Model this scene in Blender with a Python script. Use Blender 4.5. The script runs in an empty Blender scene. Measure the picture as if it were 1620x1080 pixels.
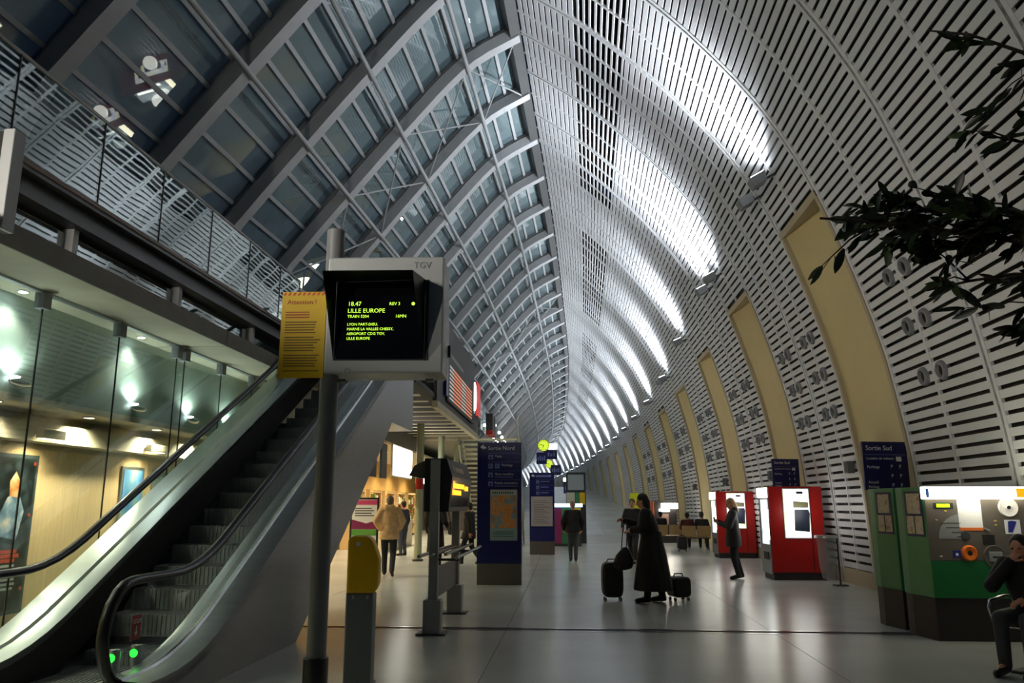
import bpy, math, random
import numpy as np
from mathutils import Vector, Matrix

sc = bpy.context.scene
COL = sc.collection
random.seed(7)
R_ = math.radians

# ------------------------------------------------------------------ the hall's own coordinates
# s = metres along the hall, off = metres right of the axis, z = height.  The hall bends gently left.
PHI = math.atan((920 - 810) / 1236.0 * math.cos(math.atan(257 / 1236.0)))
RAD = 850.0

def theta(s):
    return PHI - s / RAD

def W(s, off, z=0.0):
    t = theta(s)
    return Vector((RAD * (math.cos(t) - math.cos(PHI)) + off * math.cos(t),
                   RAD * (math.sin(PHI) - math.sin(t)) - off * math.sin(t), z))

# ------------------------------------------------------------------ camera
cam_d = bpy.data.cameras.new('camera')
cam_d.sensor_width = 23.6
cam_d.lens = 23.6 * 1236.0 / 1620.0
cam_d.clip_start = 0.05
cam_d.clip_end = 600
cam = bpy.data.objects.new('camera', cam_d)
COL.objects.link(cam)
cam.location = (0, 0, 1.62)
cam.rotation_euler = (math.pi / 2 + math.atan(257 / 1236.0), 0, 0)
sc.camera = cam

# ------------------------------------------------------------------ night sky and exposure
wd = bpy.data.worlds.new('night_sky')
sc.world = wd
wd.use_nodes = True
wd.node_tree.nodes['Background'].inputs[0].default_value = (0.10, 0.17, 0.36, 1)
wd.node_tree.nodes['Background'].inputs[1].default_value = 0.06
sc.view_settings.view_transform = 'Standard'
sc.view_settings.look = 'None'
sc.view_settings.gamma = 1.0
sc.view_settings.use_curve_mapping = False
sc.view_settings.exposure = 0.0
sc.cycles.max_bounces = 8
sc.cycles.diffuse_bounces = 4
sc.cycles.glossy_bounces = 4
sc.cycles.transparent_max_bounces = 16
sc.cycles.sample_clamp_indirect = 4.0
sc.cycles.caustics_reflective = False
sc.cycles.caustics_refractive = False

FLOOD_W = 3100.0        # wall floodlights
SHOP_W = 190.0          # shop downlights
LEDGE_W = 230.0       # added warm fill lamps on the ledges of the left side

# ------------------------------------------------------------------ materials
def lin(c):
    out = []
    for v in c[:3]:
        v = v / 255.0
        out.append(v / 12.92 if v <= 0.04045 else ((v + 0.055) / 1.055) ** 2.4)
    return (*out, 1.0)

MATS = {}
def mat(name, rgb, rough=0.5, metal=0.0, emit=0.0, noise=0.0, nscale=6.0, bump=0.0, stretch=None, spec=0.5, ecol=None, coat=0.0):
    if name in MATS:
        return MATS[name]
    m = bpy.data.materials.new(name)
    m.use_nodes = True
    nt = m.node_tree
    b = nt.nodes['Principled BSDF']
    c = lin(rgb)
    b.inputs['Base Color'].default_value = c
    b.inputs['Roughness'].default_value = rough
    b.inputs['Metallic'].default_value = metal
    b.inputs['Specular IOR Level'].default_value = spec
    b.inputs['Coat Weight'].default_value = coat
    if emit > 0:
        b.inputs['Emission Color'].default_value = lin(ecol) if ecol else c
        b.inputs['Emission Strength'].default_value = emit
    if noise > 0 or bump > 0:
        tc = nt.nodes.new('ShaderNodeTexCoord')
        mp = nt.nodes.new('ShaderNodeMapping')
        nz = nt.nodes.new('ShaderNodeTexNoise')
        nz.inputs['Scale'].default_value = nscale
        nz.inputs['Detail'].default_value = 5
        if stretch:
            mp.inputs['Scale'].default_value = stretch
        nt.links.new(tc.outputs['Object'], mp.inputs[0])
        nt.links.new(mp.outputs[0], nz.inputs['Vector'])
        if noise > 0:
            rp = nt.nodes.new('ShaderNodeValToRGB')
            lo = [max(0, x * (1 - noise)) for x in c[:3]] + [1]
            hi = [min(1, x * (1 + noise)) for x in c[:3]] + [1]
            rp.color_ramp.elements[0].position = 0.3
            rp.color_ramp.elements[0].color = lo
            rp.color_ramp.elements[1].position = 0.7
            rp.color_ramp.elements[1].color = hi
            nt.links.new(nz.outputs['Fac'], rp.inputs[0])
            nt.links.new(rp.outputs[0], b.inputs['Base Color'])
        if bump > 0:
            bp = nt.nodes.new('ShaderNodeBump')
            bp.inputs['Strength'].default_value = bump
            bp.inputs['Distance'].default_value = 0.01
            nt.links.new(nz.outputs['Fac'], bp.inputs['Height'])
            nt.links.new(bp.outputs[0], b.inputs['Normal'])
    MATS[name] = m
    return m

def glass_mat(name, tint, ior, diffuse=None, dfac=0.0, wave=0.0, boost=1.0):
    """clear sheet glass: light goes through, Fresnel reflection on top, optional printed screen"""
    m = bpy.data.materials.new(name)
    m.use_nodes = True
    nt = m.node_tree
    for n in list(nt.nodes):
        nt.nodes.remove(n)
    out = nt.nodes.new('ShaderNodeOutputMaterial')
    tr = nt.nodes.new('ShaderNodeBsdfTransparent')
    tr.inputs[0].default_value = (*tint, 1)
    gl = nt.nodes.new('ShaderNodeBsdfGlossy')
    gl.inputs['Roughness'].default_value = 0.015
    gl.inputs['Color'].default_value = (0.94, 1.0, 0.98, 1)
    fr = nt.nodes.new('ShaderNodeFresnel')
    geo = nt.nodes.new('ShaderNodeNewGeometry')
    mi = nt.nodes.new('ShaderNodeMix'); mi.data_type = 'FLOAT'
    mi.inputs[2].default_value = ior; mi.inputs[3].default_value = 1.0 / ior
    nt.links.new(geo.outputs['Backfacing'], mi.inputs[0]); nt.links.new(mi.outputs[0], fr.inputs['IOR'])
    mul = nt.nodes.new('ShaderNodeMath')
    mul.operation = 'MULTIPLY'
    mul.use_clamp = True
    mul.inputs[1].default_value = boost
    nt.links.new(fr.outputs[0], mul.inputs[0])
    body = tr
    if diffuse:
        df = nt.nodes.new('ShaderNodeBsdfDiffuse')
        df.inputs[0].default_value = lin(diffuse)
        mx0 = nt.nodes.new('ShaderNodeMixShader')
        mx0.inputs[0].default_value = dfac
        nt.links.new(tr.outputs[0], mx0.inputs[1])
        nt.links.new(df.outputs[0], mx0.inputs[2])
        body = mx0
    mx = nt.nodes.new('ShaderNodeMixShader')
    nt.links.new(mul.outputs[0], mx.inputs[0])
    nt.links.new(body.outputs[0], mx.inputs[1])
    nt.links.new(gl.outputs[0], mx.inputs[2])
    nt.links.new(mx.outputs[0], out.inputs[0])
    if wave > 0:
        tc = nt.nodes.new('ShaderNodeTexCoord')
        nz = nt.nodes.new('ShaderNodeTexNoise')
        nz.inputs['Scale'].default_value = 1.1
        nz.inputs['Detail'].default_value = 0.6
        bp = nt.nodes.new('ShaderNodeBump')
        bp.inputs['Strength'].default_value = wave
        bp.inputs['Distance'].default_value = 0.02
        nt.links.new(tc.outputs['Object'], nz.inputs['Vector'])
        nt.links.new(nz.outputs['Fac'], bp.inputs['Height'])
        nt.links.new(bp.outputs[0], gl.inputs['Normal'])
    MATS[name] = m
    return m

SLAT = mat('slat_metal', (210, 212, 214), 0.42, noise=0.04, nscale=3)
SHELL = mat('vault_shell', (64, 64, 63), 0.8, noise=0.1)
VOID = mat('roof_void', (8, 8, 9), 0.9)
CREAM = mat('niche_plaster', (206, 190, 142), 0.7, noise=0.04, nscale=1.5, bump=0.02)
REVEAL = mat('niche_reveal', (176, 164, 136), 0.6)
STEEL = mat('painted_steel', (178, 180, 182), 0.45, noise=0.04)
DSTEEL = mat('dark_steel', (58, 60, 60), 0.45, noise=0.06)
CHROME = mat('chrome', (205, 205, 205), 0.18, metal=1.0)
BRUSHED = mat('brushed_steel', (150, 151, 152), 0.36, metal=1.0, noise=0.06, nscale=3, stretch=(1, 1, 12))
ALU = mat('aluminium', (185, 190, 192), 0.35, metal=0.9, noise=0.03)
BLACK = mat('black_rubber', (14, 14, 15), 0.35)
MBLACK = mat('matt_black', (16, 16, 17), 0.7)
GREYP = mat('grey_paint', (120, 122, 126), 0.45, noise=0.03)
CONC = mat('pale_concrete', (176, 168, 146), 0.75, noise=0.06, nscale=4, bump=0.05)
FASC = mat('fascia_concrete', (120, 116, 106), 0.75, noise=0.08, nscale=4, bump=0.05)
WOOD = mat('maple_panel', (226, 198, 150), 0.4, noise=0.09, nscale=2.2, stretch=(14, 14, 0.7))
WARMW = mat('warm_white_paint', (232, 220, 192), 0.6, noise=0.02)
WHITE = mat('white_paint', (225, 225, 222), 0.5)
NAVY = mat('navy_enamel', (14, 22, 84), 0.35, noise=0.05)
SIGNW = mat('sign_white', (225, 228, 235), 0.5)
SIGNL = mat('sign_pale_blue', (120, 130, 190), 0.5)
YELL = mat('yellow_paint', (236, 186, 0), 0.35, noise=0.04)
RED = mat('red_paint', (166, 14, 9), 0.35, noise=0.04)
GREEN = mat('green_paint', (14, 104, 50), 0.42, noise=0.05)
GREENL = mat('green_side', (52, 124, 76), 0.42, noise=0.05)
TAUPE = mat('taupe_panel', (92, 86, 78), 0.5, noise=0.04)
PLINTH = mat('plinth_dark', (38, 35, 33), 0.6, noise=0.05)
BRASS = mat('brown_edge', (96, 70, 44), 0.5, noise=0.1)
LEDO = mat('amber_led', (255, 140, 20), 0.5, emit=3.5)
LEDG = mat('green_text', (200, 255, 70), 0.5, emit=1.3)
GRNLAMP = mat('green_lamp', (40, 255, 60), 0.5, emit=2.5)
LAMPW = mat('lamp_white', (235, 242, 255), 0.5, emit=30)
LAMPG = mat('lamp_glow', (255, 250, 240), 0.5, emit=9)
WARML = mat('warm_lamp', (255, 232, 190), 0.5, emit=14)
HEADL = mat('header_light', (255, 246, 214), 0.5, emit=7)
LIGHTBOX = mat('lightbox', (255, 250, 235), 0.5, emit=5.5)
SCREEN = mat('screen_black', (10, 11, 12), 0.12)
VAULTG = glass_mat('vault_glass', (0.55, 0.62, 0.66), 1.5, diffuse=(176, 205, 212), dfac=0.36, boost=2.2)
BALG = glass_mat('balustrade_glass', (0.80, 0.86, 0.88), 1.5, wave=0.10, boost=3.0)
SHOPG = glass_mat('shop_glass', (0.90, 0.97, 0.94), 1.5, wave=0.02, boost=1.5)
CLEARG = glass_mat('clear_glass', (0.86, 0.92, 0.90), 1.45, boost=1.2)

def floor_mat():
    m = bpy.data.materials.new('polished_stone')
    m.use_nodes = True
    nt = m.node_tree
    b = nt.nodes['Principled BSDF']
    tc = nt.nodes.new('ShaderNodeTexCoord')
    n1 = nt.nodes.new('ShaderNodeTexNoise'); n1.inputs['Scale'].default_value = 0.6; n1.inputs['Detail'].default_value = 6
    n2 = nt.nodes.new('ShaderNodeTexNoise'); n2.inputs['Scale'].default_value = 60; n2.inputs['Detail'].default_value = 3
    rp = nt.nodes.new('ShaderNodeValToRGB')
    rp.color_ramp.elements[0].position = 0.3; rp.color_ramp.elements[0].color = lin((178, 182, 177))
    rp.color_ramp.elements[1].position = 0.75; rp.color_ramp.elements[1].color = lin((205, 208, 202))
    mx = nt.nodes.new('ShaderNodeMix'); mx.data_type = 'FLOAT'
    mx.inputs[0].default_value = 0.35
    for n in (n1, n2):
        nt.links.new(tc.outputs['Object'], n.inputs['Vector'])
    nt.links.new(n1.outputs['Fac'], mx.inputs[2]); nt.links.new(n2.outputs['Fac'], mx.inputs[3])
    nt.links.new(mx.outputs[0], rp.inputs[0])
    nt.links.new(rp.outputs[0], b.inputs['Base Color'])
    mr = nt.nodes.new('ShaderNodeMapRange')
    mr.inputs[3].default_value = 0.22; mr.inputs[4].default_value = 0.27
    nt.links.new(n1.outputs['Fac'], mr.inputs[0])
    nt.links.new(mr.outputs[0], b.inputs['Roughness'])
    MATS['polished_stone'] = m
    return m
FLOORM = floor_mat()

# ------------------------------------------------------------------ mesh builder
class MB:
    def __init__(self):
        self.v = []; self.f = []
    def add(self, vs, fs):
        o = len(self.v)
        self.v += [tuple(p) for p in vs]
        self.f += [tuple(i + o for i in f) for f in fs]
        return self
    def box(self, x0, x1, y0, y1, z0, z1):
        return self.add([(x0, y0, z0), (x1, y0, z0), (x1, y1, z0), (x0, y1, z0), (x0, y0, z1), (x1, y0, z1), (x1, y1, z1), (x0, y1, z1)],
                        [(0, 3, 2, 1), (4, 5, 6, 7), (0, 1, 5, 4), (1, 2, 6, 5), (2, 3, 7, 6), (3, 0, 4, 7)])
    def prism(self, poly, axis, a, b):
        """poly: 2-D outline; axis 'x': poly=(y,z), 'y': (x,z), 'z': (x,y)"""
        def p3(p, t):
            return {'x': (t, p[0], p[1]), 'y': (p[0], t, p[1]), 'z': (p[0], p[1], t)}[axis]
        n = len(poly)
        vs = [p3(p, a) for p in poly] + [p3(p, b) for p in poly]
        fs = [tuple(range(n))[::-1], tuple(range(n, 2 * n))] + [(i, (i + 1) % n, n + (i + 1) % n, n + i) for i in range(n)]
        return self.add(vs, fs)
    def sweep(self, pts, rad, n=10, cap=True, flat=1.0):
        """round bar along a polyline; rad may be a list"""
        pts = [Vector(p) for p in pts]
        k = len(pts)
        rs = rad if isinstance(rad, (list, tuple)) else [rad] * k
        vs = []; fs = []
        prev = None
        for i, p in enumerate(pts):
            d = (pts[min(i + 1, k - 1)] - pts[max(i - 1, 0)]).normalized()
            if prev is None:
                up = Vector((0, 0, 1)) if abs(d.z) < 0.9 else Vector((1, 0, 0))
                a = d.cross(up).normalized()
            else:
                a = (prev - d * prev.dot(d)).normalized()
            b = d.cross(a).normalized()
            prev = a
            for j in range(n):
                t = 2 * math.pi * j / n
                vs.append(p + a * (math.cos(t) * rs[i]) + b * (math.sin(t) * rs[i] * flat))
        for i in range(k - 1):
            for j in range(n):
                fs.append((i * n + j, i * n + (j + 1) % n, (i + 1) * n + (j + 1) % n, (i + 1) * n + j))
        if cap:
            fs.append(tuple(range(n))[::-1]); fs.append(tuple(range((k - 1) * n, k * n)))
        return self.add(vs, fs)
    def lathe(self, prof, n=20, c=(0, 0, 0), axis='z'):
        """prof: list of (r, h)"""
        vs = []; fs = []
        for r, h in prof:
            for j in range(n):
                t = 2 * math.pi * j / n
                x, y = r * math.cos(t), r * math.sin(t)
                q = {'z': (x, y, h), 'y': (x, h, y), 'x': (h, x, y)}[axis]
                vs.append((q[0] + c[0], q[1] + c[1], q[2] + c[2]))
        for i in range(len(prof) - 1):
            for j in range(n):
                fs.append((i * n + j, i * n + (j + 1) % n, (i + 1) * n + (j + 1) % n, (i + 1) * n + j))
        fs.append(tuple(range(n))[::-1]); fs.append(tuple(range((len(prof) - 1) * n, len(prof) * n)))
        return self.add(vs, fs)
    def ball(self, c, rx, ry=None, rz=None, n=12, m=8):
        ry = ry or rx; rz = rz or rx
        vs = [(c[0], c[1], c[2] + rz)]; fs = []
        for i in range(1, m):
            a = math.pi * i / m
            for j in range(n):
                t = 2 * math.pi * j / n
                vs.append((c[0] + rx * math.sin(a) * math.cos(t), c[1] + ry * math.sin(a) * math.sin(t), c[2] + rz * math.cos(a)))
        vs.append((c[0], c[1], c[2] - rz))
        for j in range(n):
            fs.append((0, 1 + j, 1 + (j + 1) % n))
            fs.append((len(vs) - 1, 1 + (m - 2) * n + (j + 1) % n, 1 + (m - 2) * n + j))
        for i in range(m - 2):
            for j in range(n):
                fs.append((1 + i * n + j, 1 + (i + 1) * n + j, 1 + (i + 1) * n + (j + 1) % n, 1 + i * n + (j + 1) % n))
        return self.add(vs, fs)
    def limb(self, a, b, ra, rb, n=10):
        """tapered capsule"""
        a = Vector(a); b = Vector(b)
        d = (b - a).normalized()
        pts = []; rs = []
        for t in (-0.98, -0.75, -0.4, 0):
            pts.append(a + d * (ra * t)); rs.append(ra * math.sqrt(max(0.02, 1 - t * t)))
        for t in (0, 0.4, 0.75, 0.98):
            pts.append(b + d * (rb * t)); rs.append(rb * math.sqrt(max(0.02, 1 - t * t)))
        return self.sweep(pts, rs, n)
    def quad(self, a, b, c, d):
        return self.add([a, b, c, d], [(0, 1, 2, 3)])
    def xf(self, m):
        self.v = [tuple(m @ Vector(p)) for p in self.v]
        return self
    def mesh(self, name, smooth=None):
        me = bpy.data.meshes.new(name)
        me.from_pydata(self.v, [], self.f)
        me.update()
        if smooth is not None:
            me.polygons.foreach_set('use_smooth', [True] * len(me.polygons))
            me.set_sharp_from_angle(angle=R_(smooth))
        return me
    def build(self, name, m, parent=None, smooth=None, bevel=0.0):
        me = self.mesh(name, smooth)
        me.materials.append(m)
        return link(name, me, parent, bevel)

def link(name, me, parent=None, bevel=0.0):
    o = bpy.data.objects.new(name, me)
    COL.objects.link(o)
    if parent is not None:
        o.parent = parent
    if bevel > 0:
        md = o.modifiers.new('bevel', 'BEVEL')
        md.width = bevel; md.segments = 2; md.limit_method = 'ANGLE'
    return o

def tag(o, label=None, cat=None, group=None, kind=None):
    if label: o['label'] = label
    if cat: o['category'] = cat
    if group: o['group'] = group
    if kind: o['kind'] = kind
    return o

def thing(name, label, cat, s=0, off=0, z=0, turn=0, group=None, world=None):
    o = bpy.data.objects.new(name, None)
    o.empty_display_size = 0.1
    COL.objects.link(o)
    o.location = world if world is not None else W(s, off, z)
    o.rotation_euler = (0, 0, -theta(s) + R_(turn))
    return tag(o, label, cat, group)

def struct(name, mb, m, parent=None, smooth=None):
    o = mb.build(name, m, parent, smooth)
    if parent is None:
        tag(o, kind='structure')
    return o

def copy_tree(o, parent=None):
    c = o.copy(); COL.objects.link(c)
    c.parent = parent
    for ch in list(o.children):
        copy_tree(ch, c)
    return c

def text(body, size, m, parent, loc, rot=(90, 0, 0), align='LEFT', name='lettering', depth=0.001):
    cu = bpy.data.curves.new(name, 'FONT')
    cu.body = body; cu.size = size; cu.align_x = align; cu.extrude = depth
    cu.resolution_u = 2
    t = bpy.data.objects.new('tmp_text', cu)
    COL.objects.link(t)
    dg = bpy.context.evaluated_depsgraph_get()
    me = bpy.data.meshes.new_from_object(t.evaluated_get(dg))
    bpy.data.objects.remove(t)
    me.materials.clear(); me.materials.append(m)
    o = link(name, me, parent)
    o.location = loc
    o.rotation_euler = tuple(R_(a) for a in rot)
    return o

def spot(name, parent, loc, direction, watts, angle, blend=1.0, color=(1, 1, 1), radius=0.05):
    l = bpy.data.lights.new(name, 'SPOT')
    l.energy = watts; l.spot_size = R_(angle); l.spot_blend = blend; l.color = color; l.shadow_soft_size = radius
    o = bpy.data.objects.new(name, l)
    COL.objects.link(o)
    o.parent = parent
    o.location = loc
    o.rotation_euler = Vector(direction).to_track_quat('-Z', 'Y').to_euler()
    return o

def point(name, parent, loc, watts, color=(1, 1, 1), radius=0.08):
    l = bpy.data.lights.new(name, 'POINT')
    l.energy = watts; l.color = color; l.shadow_soft_size = radius
    o = bpy.data.objects.new(name, l)
    COL.objects.link(o)
    o.parent = parent; o.location = loc
    return o

# ================================================================== THE SHELL OF THE HALL
def interp(x, xs, ys):
    return float(np.interp(x, xs, ys))

def Hs(s): return interp(s, [0, 30, 45, 60, 85, 120, 200], [13.4, 13.3, 12.7, 11.9, 10.5, 9.3, 8.2])
def ro(s): return interp(s, [0, 16.5, 22.75, 34, 44, 56, 68, 90, 120, 200], [-1.75, -1.2, -0.91, -0.26, 0.3, 1.1, 1.75, 2.9, 3.5, 3.9])
def floorz(s): return max(0.0, 0.07 * (min(s, 96.0) - 44.0))
BASE = 5.75

def dense(pts, n=400):
    """Catmull-Rom through control points"""
    P = np.array(pts, float)
    P = np.vstack([2 * P[0] - P[1], P, 2 * P[-1] - P[-2]])
    out = []
    m = len(P) - 3
    for i in range(m):
        p0, p1, p2, p3 = P[i:i + 4]
        for t in np.linspace(0, 1, n // m, endpoint=False):
            out.append(0.5 * (2 * p1 + (p2 - p0) * t + (2 * p0 - 5 * p1 + 4 * p2 - p3) * t * t + (3 * p1 - p0 - 3 * p2 + p3) * t ** 3))
    out.append(P[-2])
    return np.array(out)

RP = dense([(1, 0), (.985, .15), (.968, .226), (.925, .346), (.815, .526), (.70, .647), (.575, .737), (.42, .827), (.21, .925), (0, 1)])
_w = np.stack([RP[:, 0] * 6.95, RP[:, 1] * 13.3], 1)
RA = np.concatenate([[0], np.cumsum(np.hypot(*np.diff(_w, axis=0).T))]); RLEN = RA[-1]; RA = RA / RLEN
LP = dense([(0, 1), (-1.4, .935), (-3.0, .80), (-4.3, .68), (-5.4, .576), (-5.85, .526), (-6.6, .391), (-7.1, .263), (-7.4, .1), (-7.5, 0)])
_w = np.stack([LP[:, 0], LP[:, 1] * 13.3], 1)
LA = np.concatenate([[0], np.cumsum(np.hypot(*np.diff(_w, axis=0).T))]); LLEN = LA[-1]; LA = LA / LLEN

def rprof(a, s, out=0.0):
    """point of the right vault at arc share a (0 floor .. 1 ridge); out = metres outwards"""
    def q(a):
        f = np.interp(a, RA, RP[:, 0]); z = np.interp(a, RA, RP[:, 1])
        return ro(s) + (BASE - ro(s)) * f, Hs(s) * z
    o, z = q(a)
    if out:
        o1, z1 = q(min(1, a + .004)); o0, z0 = q(max(0, a - .004))
        l = math.hypot(o1 - o0, z1 - z0)
        nx, nz = (z1 - z0) / l, -(o1 - o0) / l
        o += nx * out; z += nz * out
    return float(o), float(z)

def lprof(a, s, out=0.0):
    """left glazed vault, a = 0 ridge .. 1 floor"""
    def q(a):
        return ro(s) + np.interp(a, LA, LP[:, 0]), Hs(s) * np.interp(a, LA, LP[:, 1])
    o, z = q(a)
    if out:
        o1, z1 = q(min(1, a + .004)); o0, z0 = q(max(0, a - .004))
        l = math.hypot(o1 - o0, z1 - z0)
        nx, nz = (z1 - z0) / l, -(o1 - o0) / l
        o += nx * out; z += nz * out
    return float(o), float(z)

def a_at_z(z, s):
    return float(np.interp(z / Hs(s), RP[:, 1], RA))

def RW(a, s, out=0.0):
    o, z = rprof(a, s, out); return W(s, o, z)
def LW(a, s, out=0.0):
    o, z = lprof(a, s, out); return W(s, o, z)

_p = math.atan(257 / 1236.0)
def seen(P):
    """how a point falls on the picture (used only to choose which repeats become parts of their own)"""
    d = P - Vector((0, 0, 1.62))
    yy = d.y * math.cos(_p) + d.z * math.sin(_p); zz = -d.y * math.sin(_p) + d.z * math.cos(_p)
    if yy < 0.3: return None
    return 810 + 1236 * d.x / yy, 540 - 1236 * zz / yy
def size_seen(pts):
    q = [seen(p) for p in pts]
    if any(a is None for a in q): return 0
    xs = [min(1620, max(0, a[0])) for a in q]; ys = [min(1080, max(0, a[1])) for a in q]
    return max(xs) - min(xs) + max(ys) - min(ys)

def pieces(items, name, m, parent, limit=300, mats=None):
    """items: (size, MB).  The largest become objects, the rest one stuff part"""
    order = sorted(range(len(items)), key=lambda i: -items[i][0])
    top = [i for i in order[:limit] if items[i][0] > 3]
    ts = set(top)
    for i in sorted(top):
        items[i][1].build(name, m, parent)
    rest = MB()
    for i in range(len(items)):
        if i not in ts:
            rest.add(items[i][1].v, items[i][1].f)
    if rest.v:
        tag(rest.build(name, m, parent), kind='stuff')

S0, S1 = -6.0, 186.0

def hsteps(a, b, d=2.0):
    n = max(1, int(math.ceil((b - a) / d)))
    return [a + (b - a) * i / n for i in range(n + 1)]

def slab(mb, s0, s1, o0, o1, z0, z1, d=2.0, ramp=False):
    """curved box between two stations"""
    ss = hsteps(s0, s1, d)
    vs = []; fs = []
    for s in ss:
        r = floorz(s) if ramp else 0
        vs += [W(s, o0, z0 + r), W(s, o1, z0 + r), W(s, o1, z1 + r), W(s, o0, z1 + r)]
    for i in range(len(ss) - 1):
        b = 4 * i
        for j in range(4):
            fs.append((b + j, b + 4 + j, b + 4 + (j + 1) % 4, b + (j + 1) % 4))
    fs.append((0, 1, 2, 3)); e = 4 * (len(ss) - 1); fs.append((e + 3, e + 2, e + 1, e))
    return mb.add(vs, fs)

# ---- floor: dark bed with big polished slabs and a metal expansion joint
fl = MB(); slab(fl, S0, S1, -12, 7.2, -0.3, -0.02, ramp=True)
floor = struct('floor', fl, mat('floor_bed', (70, 68, 62), 0.8))
cuts = [S0, 10.72, 22, 33, 44, 60, 76, 92, 108, 124, 140, 156, 172, S1]
offs = [-12, -7.85, -4.4, -0.95, 2.5, 7.2]
for i in range(len(cuts) - 1):
    for j in range(len(offs) - 1):
        b = MB(); slab(b, cuts[i] + (0.26 if i == 1 else 0.004), cuts[i + 1] - (0.0 if i == 0 else 0.004), offs[j] + 0.004, offs[j + 1] - 0.004, -0.02, 0.0, ramp=True)
        b.build('floor_slab', FLOORM, floor)
b = MB(); slab(b, 10.72, 10.77, -4.4, 5.9, -0.02, 0.003); slab(b, 10.93, 10.98, -4.4, 5.9, -0.02, 0.003)
b.build('expansion_joint', CHROME, floor)
b = MB(); slab(b, 10.77, 10.93, -4.4, 5.9, -0.02, -0.004)
b.build('joint_filler', MBLACK, floor)

# ---- right vault
def ztop(s): return interp(s, [0, 16, 22, 28, 34, 40, 64, 88, 140, 200], [7.2, 7.05, 6.85, 6.56, 6.25, 6.0, 5.5, 5.2, 4.7, 4.2])
PIL = [16.0 + 6.0 * i for i in range(28)]
PATCH = [(-6, 26.6), (30, 42.5), (46, 57), (62, 69)]
def in_patch(s): return any(a <= s <= b for a, b in PATCH)
A_P0, A_P1 = 0.795, 0.895

b = MB()
ss = hsteps(S0, S1, 1.5)
NA = 40
for k in range(len(ss) - 1):
    sm = 0.5 * (ss[k] + ss[k + 1])
    pil = next((p for p in PIL if p - 2.4 - .01 < sm < p + .01), None)
    for i in range(NA):
        a0, a1 = i / NA, (i + 1) / NA
        if in_patch(sm) and a0 >= A_P0 - .012 and a1 <= A_P1 + .012:
            continue
        b.quad(RW(a0, ss[k], .85), RW(a0, ss[k + 1], .85), RW(a1, ss[k + 1], .85), RW(a1, ss[k], .85))
wall_right = struct('wall_right', b, SHELL)
# lining close behind the slats, outside the niches
b = MB()
cols = []
e = [13.6, 10.65, 7.7, 4.75, 1.8, -1.15, -4.1]
for i in range(len(e) - 1):
    cols.append((e[i + 1], e[i], None))
for i, p in enumerate(PIL):
    cols.append((p - 2.4, p, p))
    cols.append((p, p + 1.8, None)); cols.append((p + 1.8, p + 3.6, None))
for sa, sb, pil in cols:
    a_lo = a_at_z(ztop(sb), sb) if pil else 0.0
    n = 36
    for i in range(n):
        a0 = a_lo + (1 - a_lo) * i / n; a1 = a_lo + (1 - a_lo) * (i + 1) / n
        if in_patch(.5 * (sa + sb)) and a0 > A_P0 - .012 and a1 < A_P1 + .012:
            continue
        b.quad(RW(a0, sa, .10), RW(a0, sb, .10), RW(a1, sb, .10), RW(a1, sa, .10))
b.build('backing_sheet', SHELL, wall_right)

NS = 96
slats = []; frames = []
for sa, sb, pil in cols:
    a_lo = a_at_z(ztop(sb) + .12, sb) if pil else 0.012
    patch = in_patch(.5 * (sa + sb))
    g = 0.028
    for i in range(NS):
        a0 = i / NS
        if a0 < a_lo: continue
        wf = 0.66 if a0 < .6 else 0.70
        if patch and A_P0 <= a0 <= A_P1: wf = 0.30
        a1 = a0 + wf / NS
        m = MB()
        vs = []
        for s in (sa + g, sb - g):
            vs += [RW(a0, s, .025), RW(a0, s, 0), RW(a1, s, 0), RW(a1, s, .025)]
        m.add(vs, [(1, 5, 6, 2), (0, 4, 5, 1), (2, 6, 7, 3), (0, 1, 2, 3), (7, 6, 5, 4)])
        slats.append((size_seen([vs[1], vs[5], vs[2]]), m))
    fr = MB()
    def strip(s0, s1, lo, hi, o):
        n = 24 if sa < 60 else 10
        for i in range(n):
            a0 = lo + (hi - lo) * i / n; a1 = lo + (hi - lo) * (i + 1) / n
            fr.add([RW(a0, s0, o), RW(a0, s1, o), RW(a1, s1, o), RW(a1, s0, o), RW(a0, s0, .04), RW(a0, s1, .04), RW(a1, s1, .04), RW(a1, s0, .04)],
                   [(0, 1, 2, 3), (0, 3, 7, 4), (1, 5, 6, 2)])
    mid = .5 * (sa + sb)
    strip(sa + g, sa + g + .07, a_lo, .9995, -.006); strip(sb - g - .07, sb - g, a_lo, .9995, -.006); strip(mid - .035, mid + .035, a_lo, .9995, -.003)
    if sa < 70: fr.build('panel_frame', SLAT, wall_right)
    else: frames.append(fr)
pieces(slats, 'slat', SLAT, wall_right)
for sa, sb, pil in cols:
    if pil or sa > 60: continue
    m = MB()
    m.add([RW(0, sa + .03, .09), RW(0, sb - .03, .09), RW(.0195, sb - .03, .09), RW(.0195, sa + .03, .09), RW(0, sa + .03, -.01), RW(0, sb - .03, -.01), RW(.0195, sb - .03, -.01), RW(.0195, sa + .03, -.01)],
          [(4, 7, 6, 5), (3, 2, 6, 7), (0, 3, 7, 4), (1, 5, 6, 2)])
    m.build('skirting', REVEAL, wall_right)
rest = MB()
for f in frames: rest.add(f.v, f.f)
tag(rest.build('panel_frame', SLAT, wall_right), kind='stuff')

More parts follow.
